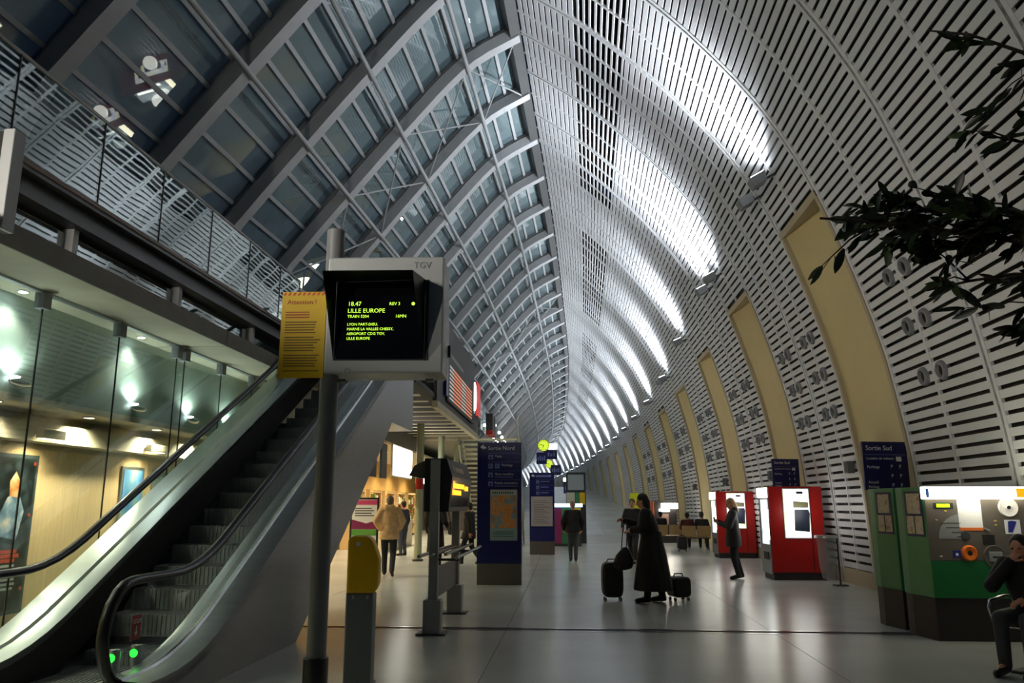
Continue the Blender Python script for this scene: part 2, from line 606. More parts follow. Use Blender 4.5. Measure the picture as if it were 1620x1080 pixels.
# niches: plastered recess under each lamp, deeper towards the top
for i, p in enumerate(PIL):
    sa, sb = p - 2.4, p
    zt = ztop(p); at = a_at_z(zt, p)
    n = 14 if i < 8 else 7
    def back(a, s, t):
        return RW(a, s, .04 + (.08 + .55 * t) * (sb - s) / (sb - sa))
    nb = MB(); rv = MB()
    for k in range(n):
        t0, t1 = k / n, (k + 1) / n
        a0, a1 = at * t0, at * t1
        nb.quad(back(a0, sa + .1, t0), back(a0, sb - .1, t0), back(a1, sb - .1, t1), back(a1, sa + .1, t1))
        for s, s2 in ((sa, sa + .1), (sb, sb - .1)):
            rv.quad(RW(a0, s2, -.02), RW(a1, s2, -.02), back(a1, s2, t1), back(a0, s2, t0))
            rv.quad(RW(a0, s, -.02), RW(a1, s, -.02), RW(a1, s2, -.02), RW(a0, s2, -.02))
            rv.quad(RW(a0, s, -.02), RW(a1, s, -.02), RW(a1, s, .05), RW(a0, s, .05))
    at2 = a_at_z(zt + .12, p)
    rv.quad(RW(at, sa, -.02), RW(at, sb, -.02), back(at, sb, 1), back(at, sa, 1))
    rv.quad(RW(at, sa, -.02), RW(at, sb, -.02), RW(at2, sb, -.02), RW(at2, sa, -.02))
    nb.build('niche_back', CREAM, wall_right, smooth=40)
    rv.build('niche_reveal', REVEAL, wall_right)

# roof void above the grille patches
b = MB()
for (p0, p1) in PATCH:
    st = hsteps(p0, p1, 3)
    for k in range(len(st) - 1):
        b.quad(RW(A_P0 - .02, st[k], .9), RW(A_P0 - .02, st[k + 1], .9), RW(A_P1 + .02, st[k + 1], .9), RW(A_P1 + .02, st[k], .9))
b.build('roof_void', VOID, wall_right)

# ---- left glazed vault
RIBS = [18.0 + 2.9 * k for k in range(-8, 58)]
TUB = [float(np.interp(d, -LP[:, 0], LA)) for d in (1.4, 3.0, 4.3, 5.85, 6.86)]
rows = []
prev = 0.012
for t, n in zip(TUB, (3, 4, 4, 4, 4)):
    for i in range(n):
        rows.append((prev + (t - prev) * i / n, prev + (t - prev) * (i + 1) / n))
    prev = t
glaz = MB()
for k in range(len(RIBS) - 1):      # dark gutter beam along the ridge
    s, e2 = RIBS[k], RIBS[k + 1]
    glaz.add([LW(0, s, .5), LW(0, e2, .5), LW(.018, e2, .5), LW(.018, s, .5), LW(0, s, .02), LW(0, e2, .02), LW(.018, e2, .02), LW(.018, s, .02)],
             [(0, 1, 2, 3), (4, 7, 6, 5), (3, 2, 6, 7), (0, 4, 5, 1)])
ceiling = struct('ceiling', glaz, DSTEEL)
panes = []; bars = []
for k in range(len(RIBS) - 1):
    s, e2 = RIBS[k] + .05, RIBS[k + 1] - .05
    for (a0, a1) in rows:
        m = MB()
        vs = [LW(a0, s, .40), LW(a0, e2, .40), LW(a1, e2, .40), LW(a1, s, .40), LW(a0, s, .42), LW(a0, e2, .42), LW(a1, e2, .42), LW(a1, s, .42)]
        m.add(vs, [(0, 3, 2, 1)])
        panes.append((size_seen(vs[:4]), m))
        m = MB()
        w = .0026
        vs = [LW(a1 - w, s, .33), LW(a1 - w, e2, .33), LW(a1 + w, e2, .33), LW(a1 + w, s, .33), LW(a1 - w, s, .40), LW(a1 - w, e2, .40), LW(a1 + w, e2, .40), LW(a1 + w, s, .40)]
        m.add(vs, [(0, 3, 2, 1), (0, 1, 5, 4), (2, 3, 7, 6)])
        bars.append((size_seen(vs[:2]), m))
pieces(panes, 'pane', VAULTG, ceiling)
pieces(bars, 'glazing_bar', STEEL, ceiling)
for k, s in enumerate(RIBS):
    m = MB()
    n = 26 if s < 70 else 14
    def sect(a, ws, i0, i1):
        return [LW(a, s - ws, i0), LW(a, s + ws, i0), LW(a, s + ws, i1), LW(a, s - ws, i1)]
    vs = []; fs = []
    a_end = float(np.interp(4.5 / Hs(s), LP[::-1, 1], LA[::-1])) if s < 62 else .944
    aa = [.004 + (a_end - .004) * i / n for i in range(n + 1)]
    for a in aa: vs += sect(a, .15, -.02, .26)
    for i in range(n):
        for j in range(4):
            fs.append((4 * i + j, 4 * i + (j + 1) % 4, 4 * i + 4 + (j + 1) % 4, 4 * i + 4 + j))
    m.add(vs, fs)
    vs = []
    for a in aa: vs += sect(a, .05, .33, .44)
    m.add(vs, fs)
    m.build('arch_rib', STEEL, ceiling)
for a in TUB[:4]:                    # long tubes tying the ribs
    st = hsteps(RIBS[0], RIBS[-1], 2.9)
    MB().sweep([LW(a, s, -.06) for s in st], .055, 8).build('tie_tube', STEEL, ceiling, smooth=50)
for (s, e2) in ((18.0, 20.9), (29.6 + 11.6, 32.5 + 11.6)):
    for i in range(4):
        a0 = [.012] + TUB[:4]
        p, q = a0[i], a0[i + 1]
        m = MB()
        m.sweep([LW(p, s, .02), LW(q, e2, .02)], .022, 6); m.sweep([LW(q, s, .05), LW(p, e2, .05)], .022, 6)
        m.build('cross_brace', STEEL, ceiling)

# end of the hall, far away
m = MB()
for i in range(20):
    a0, a1 = i / 20, (i + 1) / 20
    m.quad(RW(a0, S1 - 12), LW(1 - a0, S1 - 12), LW(1 - a1, S1 - 12), RW(a1, S1 - 12))
struct('wall_far', m, mat('far_wall', (196, 196, 194), 0.7))

# ---- wall floodlights above the niches
ORD = 'first second third fourth fifth sixth seventh eighth ninth tenth eleventh twelfth thirteenth fourteenth fifteenth sixteenth seventeenth eighteenth nineteenth twentieth twenty-first twenty-second twenty-third twenty-fourth twenty-fifth twenty-sixth'.split()
for i, p in enumerate(PIL[:26]):
    spots = [(p - 1.3, True), (p - .2, False)] if i == 0 else [(p - 1.2, True), (p + .1, True)] if i == 1 else [(p - .2, True), (p + .6, False)] if i == 3 else [(p + .1, True)]
    for s, lit in spots:
        z = ztop(p) + (.95 if p < 30 else .8)
        a = a_at_z(z, s)
        o, zz = rprof(a, s, -.34)
        o2, z2 = rprof(a + .05, s, -.34)
        lab = ('lit' if lit else 'unlit') + ' grey wall floodlight above the %s cream niche counted from the pay machines' % ORD[i]
        if i == 1 and s > p: lab = 'lit grey wall floodlight, farther of the close pair above the second cream niche'
        elif i == 1: lab = 'lit grey wall floodlight, nearer of the close pair above the second cream niche'
        t = thing('wall_floodlight', lab, 'floodlight', s, o, zz, group='wall floodlights above the niches')
        up = Vector((o2 - o, 0, z2 - zz)).normalized()
        nrm = Vector((up.z, 0, -up.x))
        M = Matrix((( nrm.x, 0, up.x), (0, 1, 0), (nrm.z, 0, up.z))).to_4x4()
        h = MB(); h.prism([(-.17, -.10), (.10, -.10), (.17, .10), (-.17, .10)], 'y', -.15, .15); h.xf(M)
        h.build('housing', GREYP, t, bevel=.01)
        ar = MB(); ar.box(.05, .36, -.03, .03, -.06, -.02); ar.xf(M); ar.build('bracket', DSTEEL, t)
        ln = MB(); ln.box(-.14, .14, -.13, .13, .101, .108); ln.xf(M)
        ln.build('lens', LAMPW if lit else CLEARG, t)
        if lit:
            spot('flood_beam', t, nrm * 0.02 + up * .13, up + nrm * .17, FLOOD_W * .8, 84, 1.0, (.88, .93, 1.0), .06)
            spot('flood_spill', t, up * .14 - nrm * .02, up - nrm * .12, FLOOD_W * .22, 150, 1.0, (.88, .93, 1.0), .06)

# ---- round air nozzles on the lower panels
def nozzle_mesh():
    m = MB(); n = 20
    m.lathe([(.075, .06), (.085, -.02), (.10, -.06), (.135, -.055), (.15, -.02), (.15, .03), (.13, .06)], n)
    return m
nz_me = nozzle_mesh().mesh('flange', 35); nz_me.materials.append(GREYP)
th = MB(); th.lathe([(.078, -.02), (.0785, -.012)], 16); th_me = th.mesh('throat', 35); th_me.materials.append(MBLACK)
def nozzle(s, z):
    a = a_at_z(z, s)
    o, zz = rprof(a, s, 0)
    d = RW(a, s, 1.0) - RW(a, s, 0)
    c = link('air_nozzle', nz_me, wall_right)
    c.location = W(s, o, zz); c.rotation_euler = d.to_track_quat('Z', 'Y').to_euler()
    c['label'] = 'round grey ventilation nozzle ring'
    link('throat', th_me, c)
for (sa, sb) in [(10.65, 13.6)] + [(p, p + 1.8) for p in PIL[:6]] + [(p + 1.8, p + 3.6) for p in PIL[:6]]:
    for z in (3.55, 4.35, 5.15):
        kz = Hs(sa) / 13.3 * interp(sa, [10, 40], [1, .92])
        md = .5 * (sa + sb)
        for ds in (-.26, .26) if sa > 12 else (-.3, .3):
            nozzle(md + ds, z * kz)
nozzle(9.9, 5.1)

# ================================================================== LEFT SIDE: MEZZANINE, SHOP, ESCALATOR
# ---- mezzanine floor
m = MB(); slab(m, S0, 19.5, -10.5, -6.15, 4.86, 5.22)
slab(m, 19.5, 29.0, -10.5, -3.4, 4.3, 4.72); slab(m, 29.0, 62, -10.5, -4.2, 4.3, 4.72)
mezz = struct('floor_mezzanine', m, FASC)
m = MB(); slab(m, S0, 16.4, -6.15, -6.0, 4.86, 5.2); slab(m, S0, 16.4, -6.0, -5.86, 4.86, 4.90); slab(m, S0, 16.4, -6.0, -5.86, 5.15, 5.2)
m.build('edge_channel', DSTEEL, mezz)
m = MB(); slab(m, S0, 16.4, -6.15, -5.84, 5.2, 5.25); m.build('edge_strip', BRASS, mezz)
# concrete canopy over the shop windows
for (a, b2) in ((S0, 11.33), (11.36, 16.6)):
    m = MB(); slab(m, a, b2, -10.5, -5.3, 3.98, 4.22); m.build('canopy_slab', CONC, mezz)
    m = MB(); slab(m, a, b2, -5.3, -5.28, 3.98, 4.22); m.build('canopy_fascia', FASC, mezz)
# clerestory lights between canopy and mezzanine floor
POSTS = [-4, -2.2, -.4, 1.4, 3.2, 5.0, 6.8, 8.55, 11.15, 14.0, 16.4]
for p in POSTS:
    m = MB(); slab(m, p - .05, p + .05, -6.12, -5.98, 4.22, 4.86); m.build('clerestory_post', STEEL, mezz)
for i in range(len(POSTS) - 1):
    m = MB(); slab(m, POSTS[i] + .06, POSTS[i + 1] - .06, -6.09, -6.08, 4.24, 4.80); m.build('clerestory_pane', BALG, mezz)
m = MB(); slab(m, S0, 16.5, -9.9, -9.8, 4.2, 4.9); m.build('clerestory_back', mat('grey_wall', (96, 100, 98), .7), mezz)

# ---- glass balustrade of the mezzanine
def balustrade(label, joints, off, z0, z1, first_post=True):
    t = thing('balustrade', label, 'railing', joints[0], off, z0)
    inv = (Matrix.Translation(t.location) @ Matrix.Rotation(t.rotation_euler.z, 4, 'Z')).inverted()
    for i in range(len(joints) - 1):
        m = MB(); slab(m, joints[i] + .012, joints[i + 1] - .012, off - .006, off + .006, z0, z1 - .03); m.xf(inv); m.build('pane', BALG, t)
    for j in joints:
        m = MB(); m.sweep([W(j, off, z0 - .02), W(j, off, z1)], .016, 6); m.xf(inv); m.build('post', DSTEEL, t)
    st = hsteps(joints[0], joints[-1], 2)
    m = MB(); m.sweep([W(s, off, z1) for s in st], .025, 8); m.xf(inv); m.build('handrail', STEEL, t, smooth=40)
    return t
balustrade('tall clear glass balustrade along the mezzanine edge above the shop windows', [-5, -3.2, -1.4, .4, 2.2, 4.0, 5.7, 7.3, 8.9, 10.4, 12.0, 13.6, 15.2, 16.4], -6.0, 5.27, 6.46)
balustrade('glass balustrade on the gallery beyond the departures board', [28.6, 30.4, 32.2, 34, 36, 38, 40, 42.5, 45, 48, 51, 54, 57, 60], -3.55, 4.72, 5.9)

# grey box end hanging at the canopy
t = thing('duct_housing', 'pale grey metal duct housing with a dark slot beside the canopy edge', 'duct', 6.35, -5.25, 4.06)
MB().box(-.42, -.16, -.6, .12, .0, .98).build('body', GREYP, t, bevel=.015)
MB().box(-.16, -.02, -.02, .1, .0, .96).build('slot', PLINTH, t)
MB().box(-.02, .09, -.03, .13, .0, .98).build('flange', STEEL, t, bevel=.008)

# ---- shop behind frameless glass
J = [-4.3, -2.75, -1.2, .35, 1.9, 3.45, 5.05, 6.6, 8.15, 9.7, 11.25, 11.5, 12.8, 14.15, 15.4]
t = thing('shop_window', 'tall frameless glass shop front reflecting the lit vault beside the escalator', 'shop window', 8, -6, 0)
inv = (Matrix.Translation(t.location) @ Matrix.Rotation(t.rotation_euler.z, 4, 'Z')).inverted()
for i in range(len(J) - 1):
    m = MB(); slab(m, J[i] + .008, J[i + 1] - .008, -6.01, -6.0, .02, 3.95); m.xf(inv); m.build('pane', SHOPG, t)
for i, j in enumerate(J):
    m = MB(); slab(m, j - .006, j + .006, -6.012, -5.995, .02, 3.95); m.xf(inv); m.build('seal', MBLACK, t)
    m = MB(); slab(m, j - .07, j + .07, -6.06, -5.95, 3.78, 3.96); m.xf(inv); m.build('clamp', GREYP, t)
m = MB(); slab(m, -5, 15.5, -6.05, -5.97, 3.955, 3.98); m.xf(inv); m.build('head_track', ALU, t)

m = MB(); slab(m, S0, 16.2, -7.4, -7.1, 0, 3.98)
wshop = struct('wall_shop', m, WARMW)
pj = [-6, -3.5, -1.1, 1.3, 3.7, 6.1, 7.8, 8.9, 11.45, 12.65, 14.1, 16.2]
for i in range(len(pj) - 1):
    m = MB(); slab(m, pj[i] + .006, pj[i + 1] - .006, -7.1, -7.06, .12, 2.32); m.build('wood_panel', WOOD, wshop)
m = MB(); slab(m, S0, 16.2, -7.1, -6.98, 0, .12); m.build('kick_rail', PLINTH, wshop)
m = MB(); slab(m, S0, 16.2, -7.1, -6.8, 2.40, 2.64); m.build('pelmet', WARMW, wshop)
m = MB(); slab(m, S0, 16.2, -7.1, -6.40, 2.78, 2.86)
struct('ceiling_shop', m, WARMW)
m = MB(); slab(m, S0, 16.2, -6.47, -6.40, 2.86, 3.98)
struct('wall_bulkhead', m, mat('bulkhead_green', (176, 190, 176), .6))
m = MB(); slab(m, 16.2, 16.3, -7.4, -6.0, 0, 3.98); struct('wall_shop_end', m, WARMW)

def downlight(s, off, z, w=SHOP_W, lab='small round recessed downlight in the cream shop ceiling beside the escalator', grp='shop ceiling downlights', col=(1, .87, .66)):
    t = thing('downlight', lab, 'ceiling light', s, off, z, group=grp)
    MB().lathe([(.09, 0), (.09, -.012), (.07, -.014), (.07, -.004)], 18).build('trim_ring', ALU, t, smooth=40)
    MB().lathe([(.068, -.006), (.068, -.010)], 16).build('bulb', WARML, t)
    spot('downlight_beam', t, (0, 0, -.03), (0, 0, -1), w, 150, .6, col, .06)
for s in (1.0, 4.2, 6.6, 8.4, 10.2, 12.0, 13.4, 14.8):
    downlight(s, -6.62, 2.78)
# spots that wash the pelmet and panels
for s in (9.6, 12.2, 14.6):
    t = thing('wall_washer', 'compact warm wall washer lamp on the shop pelmet', 'wall light', s, -6.72, 2.5, group='pelmet wall washers')
    MB().box(-.05, .06, -.22, .22, -.07, .05).build('housing', WARMW, t, bevel=.01)
    MB().box(-.04, .05, -.2, .2, -.078, -.071).build('diffuser', WARML, t)
    spot('washer_beam', t, (0, 0, -.1), (-.35, 0, -1), SHOP_W * .35, 140, .8, (1, .82, .55), .1)

# oval lamps below the bulkhead, and small spots in the canopy soffit
for s in (3.4, 6.0, 8.4, 10.9, 12.6, 14.1):
    t = thing('oval_lamp', 'chrome oval lamp throwing a white glow on the pale green shop bulkhead', 'wall light', s, -6.33, 2.98, group='oval lamps on the shop bulkhead')
    b = MB(); b.ball((0, 0, 0), .06, .20, .055, 16, 8); b.build('shade', CHROME, t, smooth=60)
    MB().box(-.07, -.04, -.03, .03, -.03, .03).build('mount', ALU, t)
    MB().box(-.03, .03, -.17, -.06, .052, .06).build('tube', LAMPW, t)
    spot('oval_beam', t, (-.0, -.14, .10), (.1, 0, 1), SHOP_W * .16, 165, .5, (.9, 1, .95), .06)
for s in (5.2, 6.3, 7.6, 8.1, 10.6):
    t = thing('soffit_spot', 'small bright recessed spot in the canopy soffit just inside the shop glass', 'ceiling light', s, -6.22, 3.98, group='canopy soffit spots')
    MB().lathe([(.06, 0), (.06, -.01), (.05, -.012)], 14).build('trim_ring', ALU, t, smooth=40)
    MB().lathe([(.048, -.012), (.046, -.016)], 14).build('bulb', LAMPW, t)
    spot('soffit_beam', t, (0, 0, -.04), (0, 0, -1), SHOP_W * .2, 120, .8, (1, .97, .9), .05)

def splotch(name, cols, scale, seed=0.0, stretch=(1, 1, 1), rough=.35, emit=0.0):
    """printed picture: a few flat colours in blotches"""
    m = bpy.data.materials.new(name); m.use_nodes = True
    nt = m.node_tree; bs = nt.nodes['Principled BSDF']; bs.inputs['Roughness'].default_value = rough
    tc = nt.nodes.new('ShaderNodeTexCoord'); mp = nt.nodes.new('ShaderNodeMapping')
    mp.inputs['Location'].default_value = (seed, seed * 1.7, seed * .6); mp.inputs['Scale'].default_value = stretch
    nz = nt.nodes.new('ShaderNodeTexNoise'); nz.inputs['Scale'].default_value = scale; nz.inputs['Detail'].default_value = 2.5
    rp = nt.nodes.new('ShaderNodeValToRGB'); rp.color_ramp.interpolation = 'LINEAR'
    el = rp.color_ramp.elements
    n = len(cols)
    while len(el) < n: el.new(.5)
    for i, c in enumerate(cols):
        el[i].position = .28 + .44 * i / (n - 1); el[i].color = lin(c)
    nt.links.new(tc.outputs['Object'], mp.inputs[0]); nt.links.new(mp.outputs[0], nz.inputs['Vector'])
    nt.links.new(nz.outputs['Fac'], rp.inputs[0]); nt.links.new(rp.outputs[0], bs.inputs['Base Color'])
    if emit:
        nt.links.new(rp.outputs[0], bs.inputs['Emission Color']); bs.inputs['Emission Strength'].default_value = emit
    return m

def poster(s0, s1, z0, z1, label, frame, pic, extra=None, off=-7.055):
    t = thing('poster', label, 'poster', .5 * (s0 + s1), off, z0)
    w = .5 * (s1 - s0); h = z1 - z0
    MB().box(0, .025, -w, w, 0, h).build('frame', frame, t, bevel=.004)
    MB().box(.025, .029, -w + .05, w - .05, .06, h - .05).build('print', pic, t)
    if extra: extra(t, w, h)
    return t
DARKFR = mat('poster_frame_dark', (60, 72, 76), .4)
def film(t, w, h):
    # generic stand-in: pale figure over dark ground, lines of small print
    m = MB(); m.prism([(-.16, .95), (.14, .9), (.22, 1.25), (.08, 1.5), (-.1, 1.42), (-.22, 1.2)], 'x', .029, .031)
    m.build('print_shape', splotch('poster_pale', [(40, 60, 74), (120, 150, 175), (225, 215, 200)], 5, 2.0), t)
    m = MB(); m.prism([(-.07, 1.44), (.07, 1.42), (.09, 1.62), (0, 1.74), (-.09, 1.62)], 'x', .029, .032)
    m.build('print_shape', splotch('poster_warm', [(120, 60, 20), (220, 150, 90), (235, 205, 170)], 7, 4.0), t)
    rr = random.Random(3)
    for i in range(9):
        m = MB(); z = .30 + .055 * i; a = .16 + .08 * rr.random()
        m.box(.029, .031, -a, a, z, z + (.03 if i < 6 else .045)); m.build('print_line', mat('print_grey', (150, 155, 155), .5) if i < 6 else mat('print_red', (170, 60, 40), .5), t)
    for yy, zz in ((-.33, 1.85), (.33, 1.85), (-.33, 1.2), (.33, 1.2), (-.33, .3), (.33, .3)):
        MB().lathe([(.025, 0), (.025, .002)], 10, (.03, yy, zz), 'x').build('print_dot', mat('print_red', (170, 60, 40), .5), t)
poster(9.05, 9.87, .28, 2.24, 'tall dark poster with a pale figure on the maple wall', DARKFR, splotch('poster_night', [(8, 12, 14), (20, 28, 30), (60, 74, 80)], 4, 1.0), film)
poster(11.85, 12.5, .42, 2.2, 'bright blue and yellow poster in an aluminium frame on the maple wall', ALU, splotch('poster_blue', [(50, 120, 200), (90, 160, 220), (130, 185, 225), (235, 225, 110)], 3, 5.0, (1, 1, .6)))
poster(12.78, 13.32, .45, 2.2, 'grey green poster in an aluminium frame next to the blue one', ALU, splotch('poster_grey', [(70, 100, 104), (110, 140, 142), (150, 170, 170)], 3, 9.0))
poster(13.5, 14.02, .6, 2.2, 'white printed poster with a red band near the escalator', ALU, splotch('poster_white', [(220, 220, 215), (190, 200, 205), (210, 140, 90)], 3, 12.0))

# ---- escalator (local x = right, y = along the hall, z = up; origin at its foot)
ES = 6.2; EO = -4.45
t = esc = thing('escalator', 'steep escalator with black handrails and glass sides rising to the mezzanine', 'escalator', ES, EO, 0)
SL = .55
def hr(y):  # handrail height along y (local)
    k = y - 1.45
    return 1.0 if k < -.5 else 1.0 + SL * (k + .5) ** 2 / 2.0 if k < .5 else 1.0 + SL * k
TOPY = 10.6
def deck(y):  # height of the balustrade foot, easing into the incline
    k = y - .98
    return .26 if k < -.65 else .26 + SL * (k + .65) ** 2 / 2.6 if k < .65 else min(.26 + SL * k, 5.2)
def capz(z, y): return min(z, 5.95)
for sx in (-1, 1):
    x = sx * .76 - (.0 if sx > 0 else 0)
    # handrail: newel curve, flat, incline
    pts = []
    for i in range(9):
        a = math.pi * 1.5 - math.pi * i / 8          # half circle at the front
        pts.append((x, .28 + .32 * math.cos(a) * 1.0, .62 + .38 * math.sin(a)))
    pts = [(x, .28 + .36 * math.cos(math.pi * 1.5 - math.pi * i / 10), .60 + .40 * math.sin(math.pi * 1.5 - math.pi * i / 10)) for i in range(11)]
    y = .5
    while y <= TOPY:
        pts.append((x, y, min(hr(y), 5.95))); y += .2
    MB().sweep(pts, .052, 10, flat=.75).build('handrail', BLACK, esc, smooth=50)
    # inner guide under the handrail
    ys = [.3 + .25 * i for i in range(int((TOPY - .3) / .25) + 1)]
    # glass panels
    cuts2 = [.1, 1.35, 2.9, 4.5, 6.1, 7.7, 9.3, 10.5]
    for a, b2 in zip(cuts2[:-1], cuts2[1:]):
        n = 8
        g = MB(); vs = []; fs = []
        for i in range(n + 1):
            yy = a + .006 + (b2 - a - .012) * i / n
            top = min(hr(yy), 5.95) - .03
            if yy < .6: top = .60 + .38 * math.sqrt(max(0.05, 1 - ((yy - .6) / .52) ** 2))
            vs += [(x, yy, deck(yy)), (x, yy, top)]
        fs = [(2 * i, 2 * i + 2, 2 * i + 3, 2 * i + 1) for i in range(n)]
        g.add(vs, fs); g.build('glass_side', CLEARG, esc)
    # decking band beside the glass
    d = MB(); vs = []; fs = []
    n = 44
    xi, xo = (x - sx * .14, x + sx * .36) if sx < 0 else (x - sx * .14, x + sx * .30)
    for i in range(n + 1):
        yy = .1 + (TOPY - .1) * i / n
        z = deck(yy)
        vs += [(xi, yy, z - .10), (xi, yy, z - .03), (x, yy, z), (xo, yy, z - .02), (xo, yy, z - .12)]
    for i in range(n):
        for j in range(4):
            fs.append((5 * i + j, 5 * i + 5 + j, 5 * i + 6 + j, 5 * i + 1 + j))
    d.add(vs, fs); d.build('deck_band', ALU if sx < 0 else BRUSHED, esc, smooth=25)
    d = MB(); vs = []
    for i in range(n + 1):
        yy = .1 + (TOPY - .1) * i / n
        z = deck(yy)
        vs += [(x + sx * .02, yy, z - .005), (x + sx * .07, yy, z + .012), (x + sx * .09, yy, z - .005)]
    fs = []
    for i in range(n):
        for j in range(2):
            fs.append((3 * i + j, 3 * i + 3 + j, 3 * i + 4 + j, 3 * i + 1 + j))
    d.add(vs, fs); d.build('trim_strip', CHROME, esc, smooth=25)
    # inner skirt
    d = MB(); vs = []
    for i in range(n + 1):
        yy = .1 + (TOPY - .1) * i / n
        z = deck(yy)
        vs += [(xi, yy, z - .04), (xi, yy, max(-.02, z - .55))]
    d.add(vs, [(2 * i, 2 * i + 2, 2 * i + 3, 2 * i + 1) for i in range(n)]); d.build('skirt', PLINTH, esc)
# outer side cladding towards the hall and its underside
side = [(.1, 0)]
for i in range(28): side.append((.1 + .345 * i, deck(.1 + .345 * i) - .05))
side += [(9.9, 4.95), (9.9, 3.1), (8.05, 3.1), (7.4, 2.62), (4.6, .75), (3.45, 0)]
xo = .76 + .30
MB().prism(side, 'x', xo - .06, xo).build('side_cladding', BRUSHED, esc)
MB().prism([(y, z) for y, z in side], 'x', -1.12, -1.06).build('side_cladding', BRUSHED, esc)
for a, b2 in (((3.45, 0), (4.6, .75)), ((4.6, .75), (7.4, 2.62)), ((7.4, 2.62), (8.05, 3.1)), ((8.05, 3.1), (9.9, 3.1))):
    MB().quad((-1.06, a[0], a[1]), (xo - .06, a[0], a[1]), (xo - .06, b2[0], b2[1]), (-1.06, b2[0], b2[1])).build('soffit_panel', BRUSHED, esc)
# steps
stp = MB(); stp.prism([(0, 0), (.40, 0), (.40, -.03), (.05, -.03), (.0, -.22)], 'x', -.56, .56)
for i in range(22):
    stp.box(-.55 + i * .05, -.535 + i * .05, .01, .40, 0, .008)
    stp.box(-.55 + i * .05, -.535 + i * .05, -.008, .0, -.2, .0)
st_me = stp.mesh('step'); st_me.materials.append(mat('step_metal', (150, 152, 150), .5, metal=.4, noise=.08))
y0 = 1.42
for i in range(23):
    z = (.03, .16)[i] if i < 2 else .05 + .218 * (i - .1)
    if z > 4.95: break
    o = link('step', st_me, esc); o.location = (0, y0 + .4 * i, z)
for i in range(2):
    o = link('step', st_me, esc); o.location = (0, y0 - .4 * (i + 1), .02)
MB().box(-.6, .6, -.9, .55, .0, .03).build('landing_plate', BRUSHED, esc)
MB().box(-1.06, xo - .06, 8.4, 9.9, 4.6, 4.86).build('top_landing', BRUSHED, esc)
# red stop plate and green signal lamps inside the glass
sg = MB(); sg.box(.70, .705, .42, .56, .50, .70).build('stop_plate', RED, esc)
text('STOP', .055, SIGNW, esc, (.708, .425, .63), (90, 0, 90), name='lettering')
text('STOP', .055, SIGNW, esc, (.698, .555, .63), (90, 0, -90), name='lettering')
MB().prism([(.49, .53), (.515, .565), (.497, .565), (.497, .61), (.483, .61), (.483, .565), (.465, .565)], 'x', .705, .708).build('arrow_mark', SIGNW, esc)
for (x, y) in ((.60, .72), (.54, .48)):
    lp = MB(); lp.lathe([(.045, 0), (.05, .03), (.05, .16), (.045, .18)], 16, (x, y, .24)); p = lp.build('signal_lamp', ALU, esc, smooth=40)
    MB().lathe([(.035, 0), (.033, .012)], 14, (x, y - .052, .36), 'y').build('lens', GRNLAMP, p)

# ================================================================== UNDER AND ON THE FAR GALLERY
# louvred soffit, cream edge beam and dark fascia
for i in range(11):
    m = MB(); slab(m, 17.2 + i * 1.08, 17.46 + i * 1.08, -5.6, -3.42, 4.02, 4.04); m.build('soffit_louvre', mat('louvre_paint', (196, 190, 168), .5), mezz)
m = MB(); slab(m, 16.5, 29.0, -6.4, -3.35, 4.2, 4.3); m.build('soffit_lining', MBLACK, mezz)
m = MB(); slab(m, 19.0, 29.0, -3.42, -3.27, 3.95, 4.12); m.build('edge_beam', CONC, mezz)
m = MB(); slab(m, 19.0, 29.0, -3.40, -3.30, 4.12, 4.74); m.build('edge_fascia', PLINTH, mezz)
m = MB(); slab(m, 16.4, 29.2, -5.75, -5.55, 3.5, 4.25); m.build('shop_lintel', TAUPE, mezz)
m = MB(); slab(m, 28.9, 29.1, -6.4, -3.3, 3.95, 4.3); m.build('edge_beam', CONC, mezz)
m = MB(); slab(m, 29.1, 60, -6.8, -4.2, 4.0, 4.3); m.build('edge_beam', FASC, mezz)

# big departures board standing on the gallery edge
t = thing('departures_board', 'large dark departures board with rows of orange and white strips on the gallery edge', 'departures board', 20.4, -3.22, 4.30)
MB().box(-.06, -.02, 0, 6.3, 0, 2.1).build('casing', PLINTH, t, bevel=.01)
MB().box(-.07, 0.0, -.34, -.01, .1, 2.2).build('end_panel', NAVY, t, bevel=.01)
ORS = mat('strip_orange', (255, 150, 110), .5, emit=.55); GRS = mat('strip_grey', (205, 200, 196), .5, emit=.5)
for r in range(9):
    z = .10 + r * .108
    for (a, b2, mm) in ((.35, 1.15, GRS), (1.2, 2.9, ORS), (2.95, 3.9, GRS), (3.95, 5.6, ORS)):
        MB().box(-.02, -.012, a, b2, z, z + .048).build('row_strip', mm, t)
MB().box(-.02, -.014, .4, 3.2, 1.25, 1.36).build('title_strip', mat('strip_dim', (110, 106, 104), .5), t)
t = thing('oval_sign', 'white oval sign on the gallery rail after the departures board', 'sign', 27.5, -3.28, 4.78)
MB().lathe([(.0, -.02), (.3, -.02), (.3, .02), (.0, .02)], 24, (0, 0, 0), 'x').build('plate', LIGHTBOX, t); t.scale = (1, 1.7, 1.7); t.location.z = 5.36
t = thing('red_banner', 'tall coral red banner panel beside the white oval sign', 'banner', 28.8, -3.28, 4.75)
MB().box(-.03, .03, -.6, .6, 0, 1.25).build('panel', mat('coral_red', (235, 70, 70), .5, emit=.35), t, bevel=.01)
MB().box(-.05, .05, -.65, .65, -.04, 0).build('base_rail', DSTEEL, t)
for s in (33.5, 34.6):
    t = thing('gallery_monitor', 'dark grey monitor housing with a red lower edge on the gallery rail', 'monitor', s, -3.3, 4.5, group='monitors on the gallery rail')
    MB().box(-.05, .25, -.4, .4, .2, .9).build('housing', DSTEEL, t, bevel=.02)
    MB().box(-.05, .25, -.4, .4, .0, .18).build('red_edge', RED, t, bevel=.02)

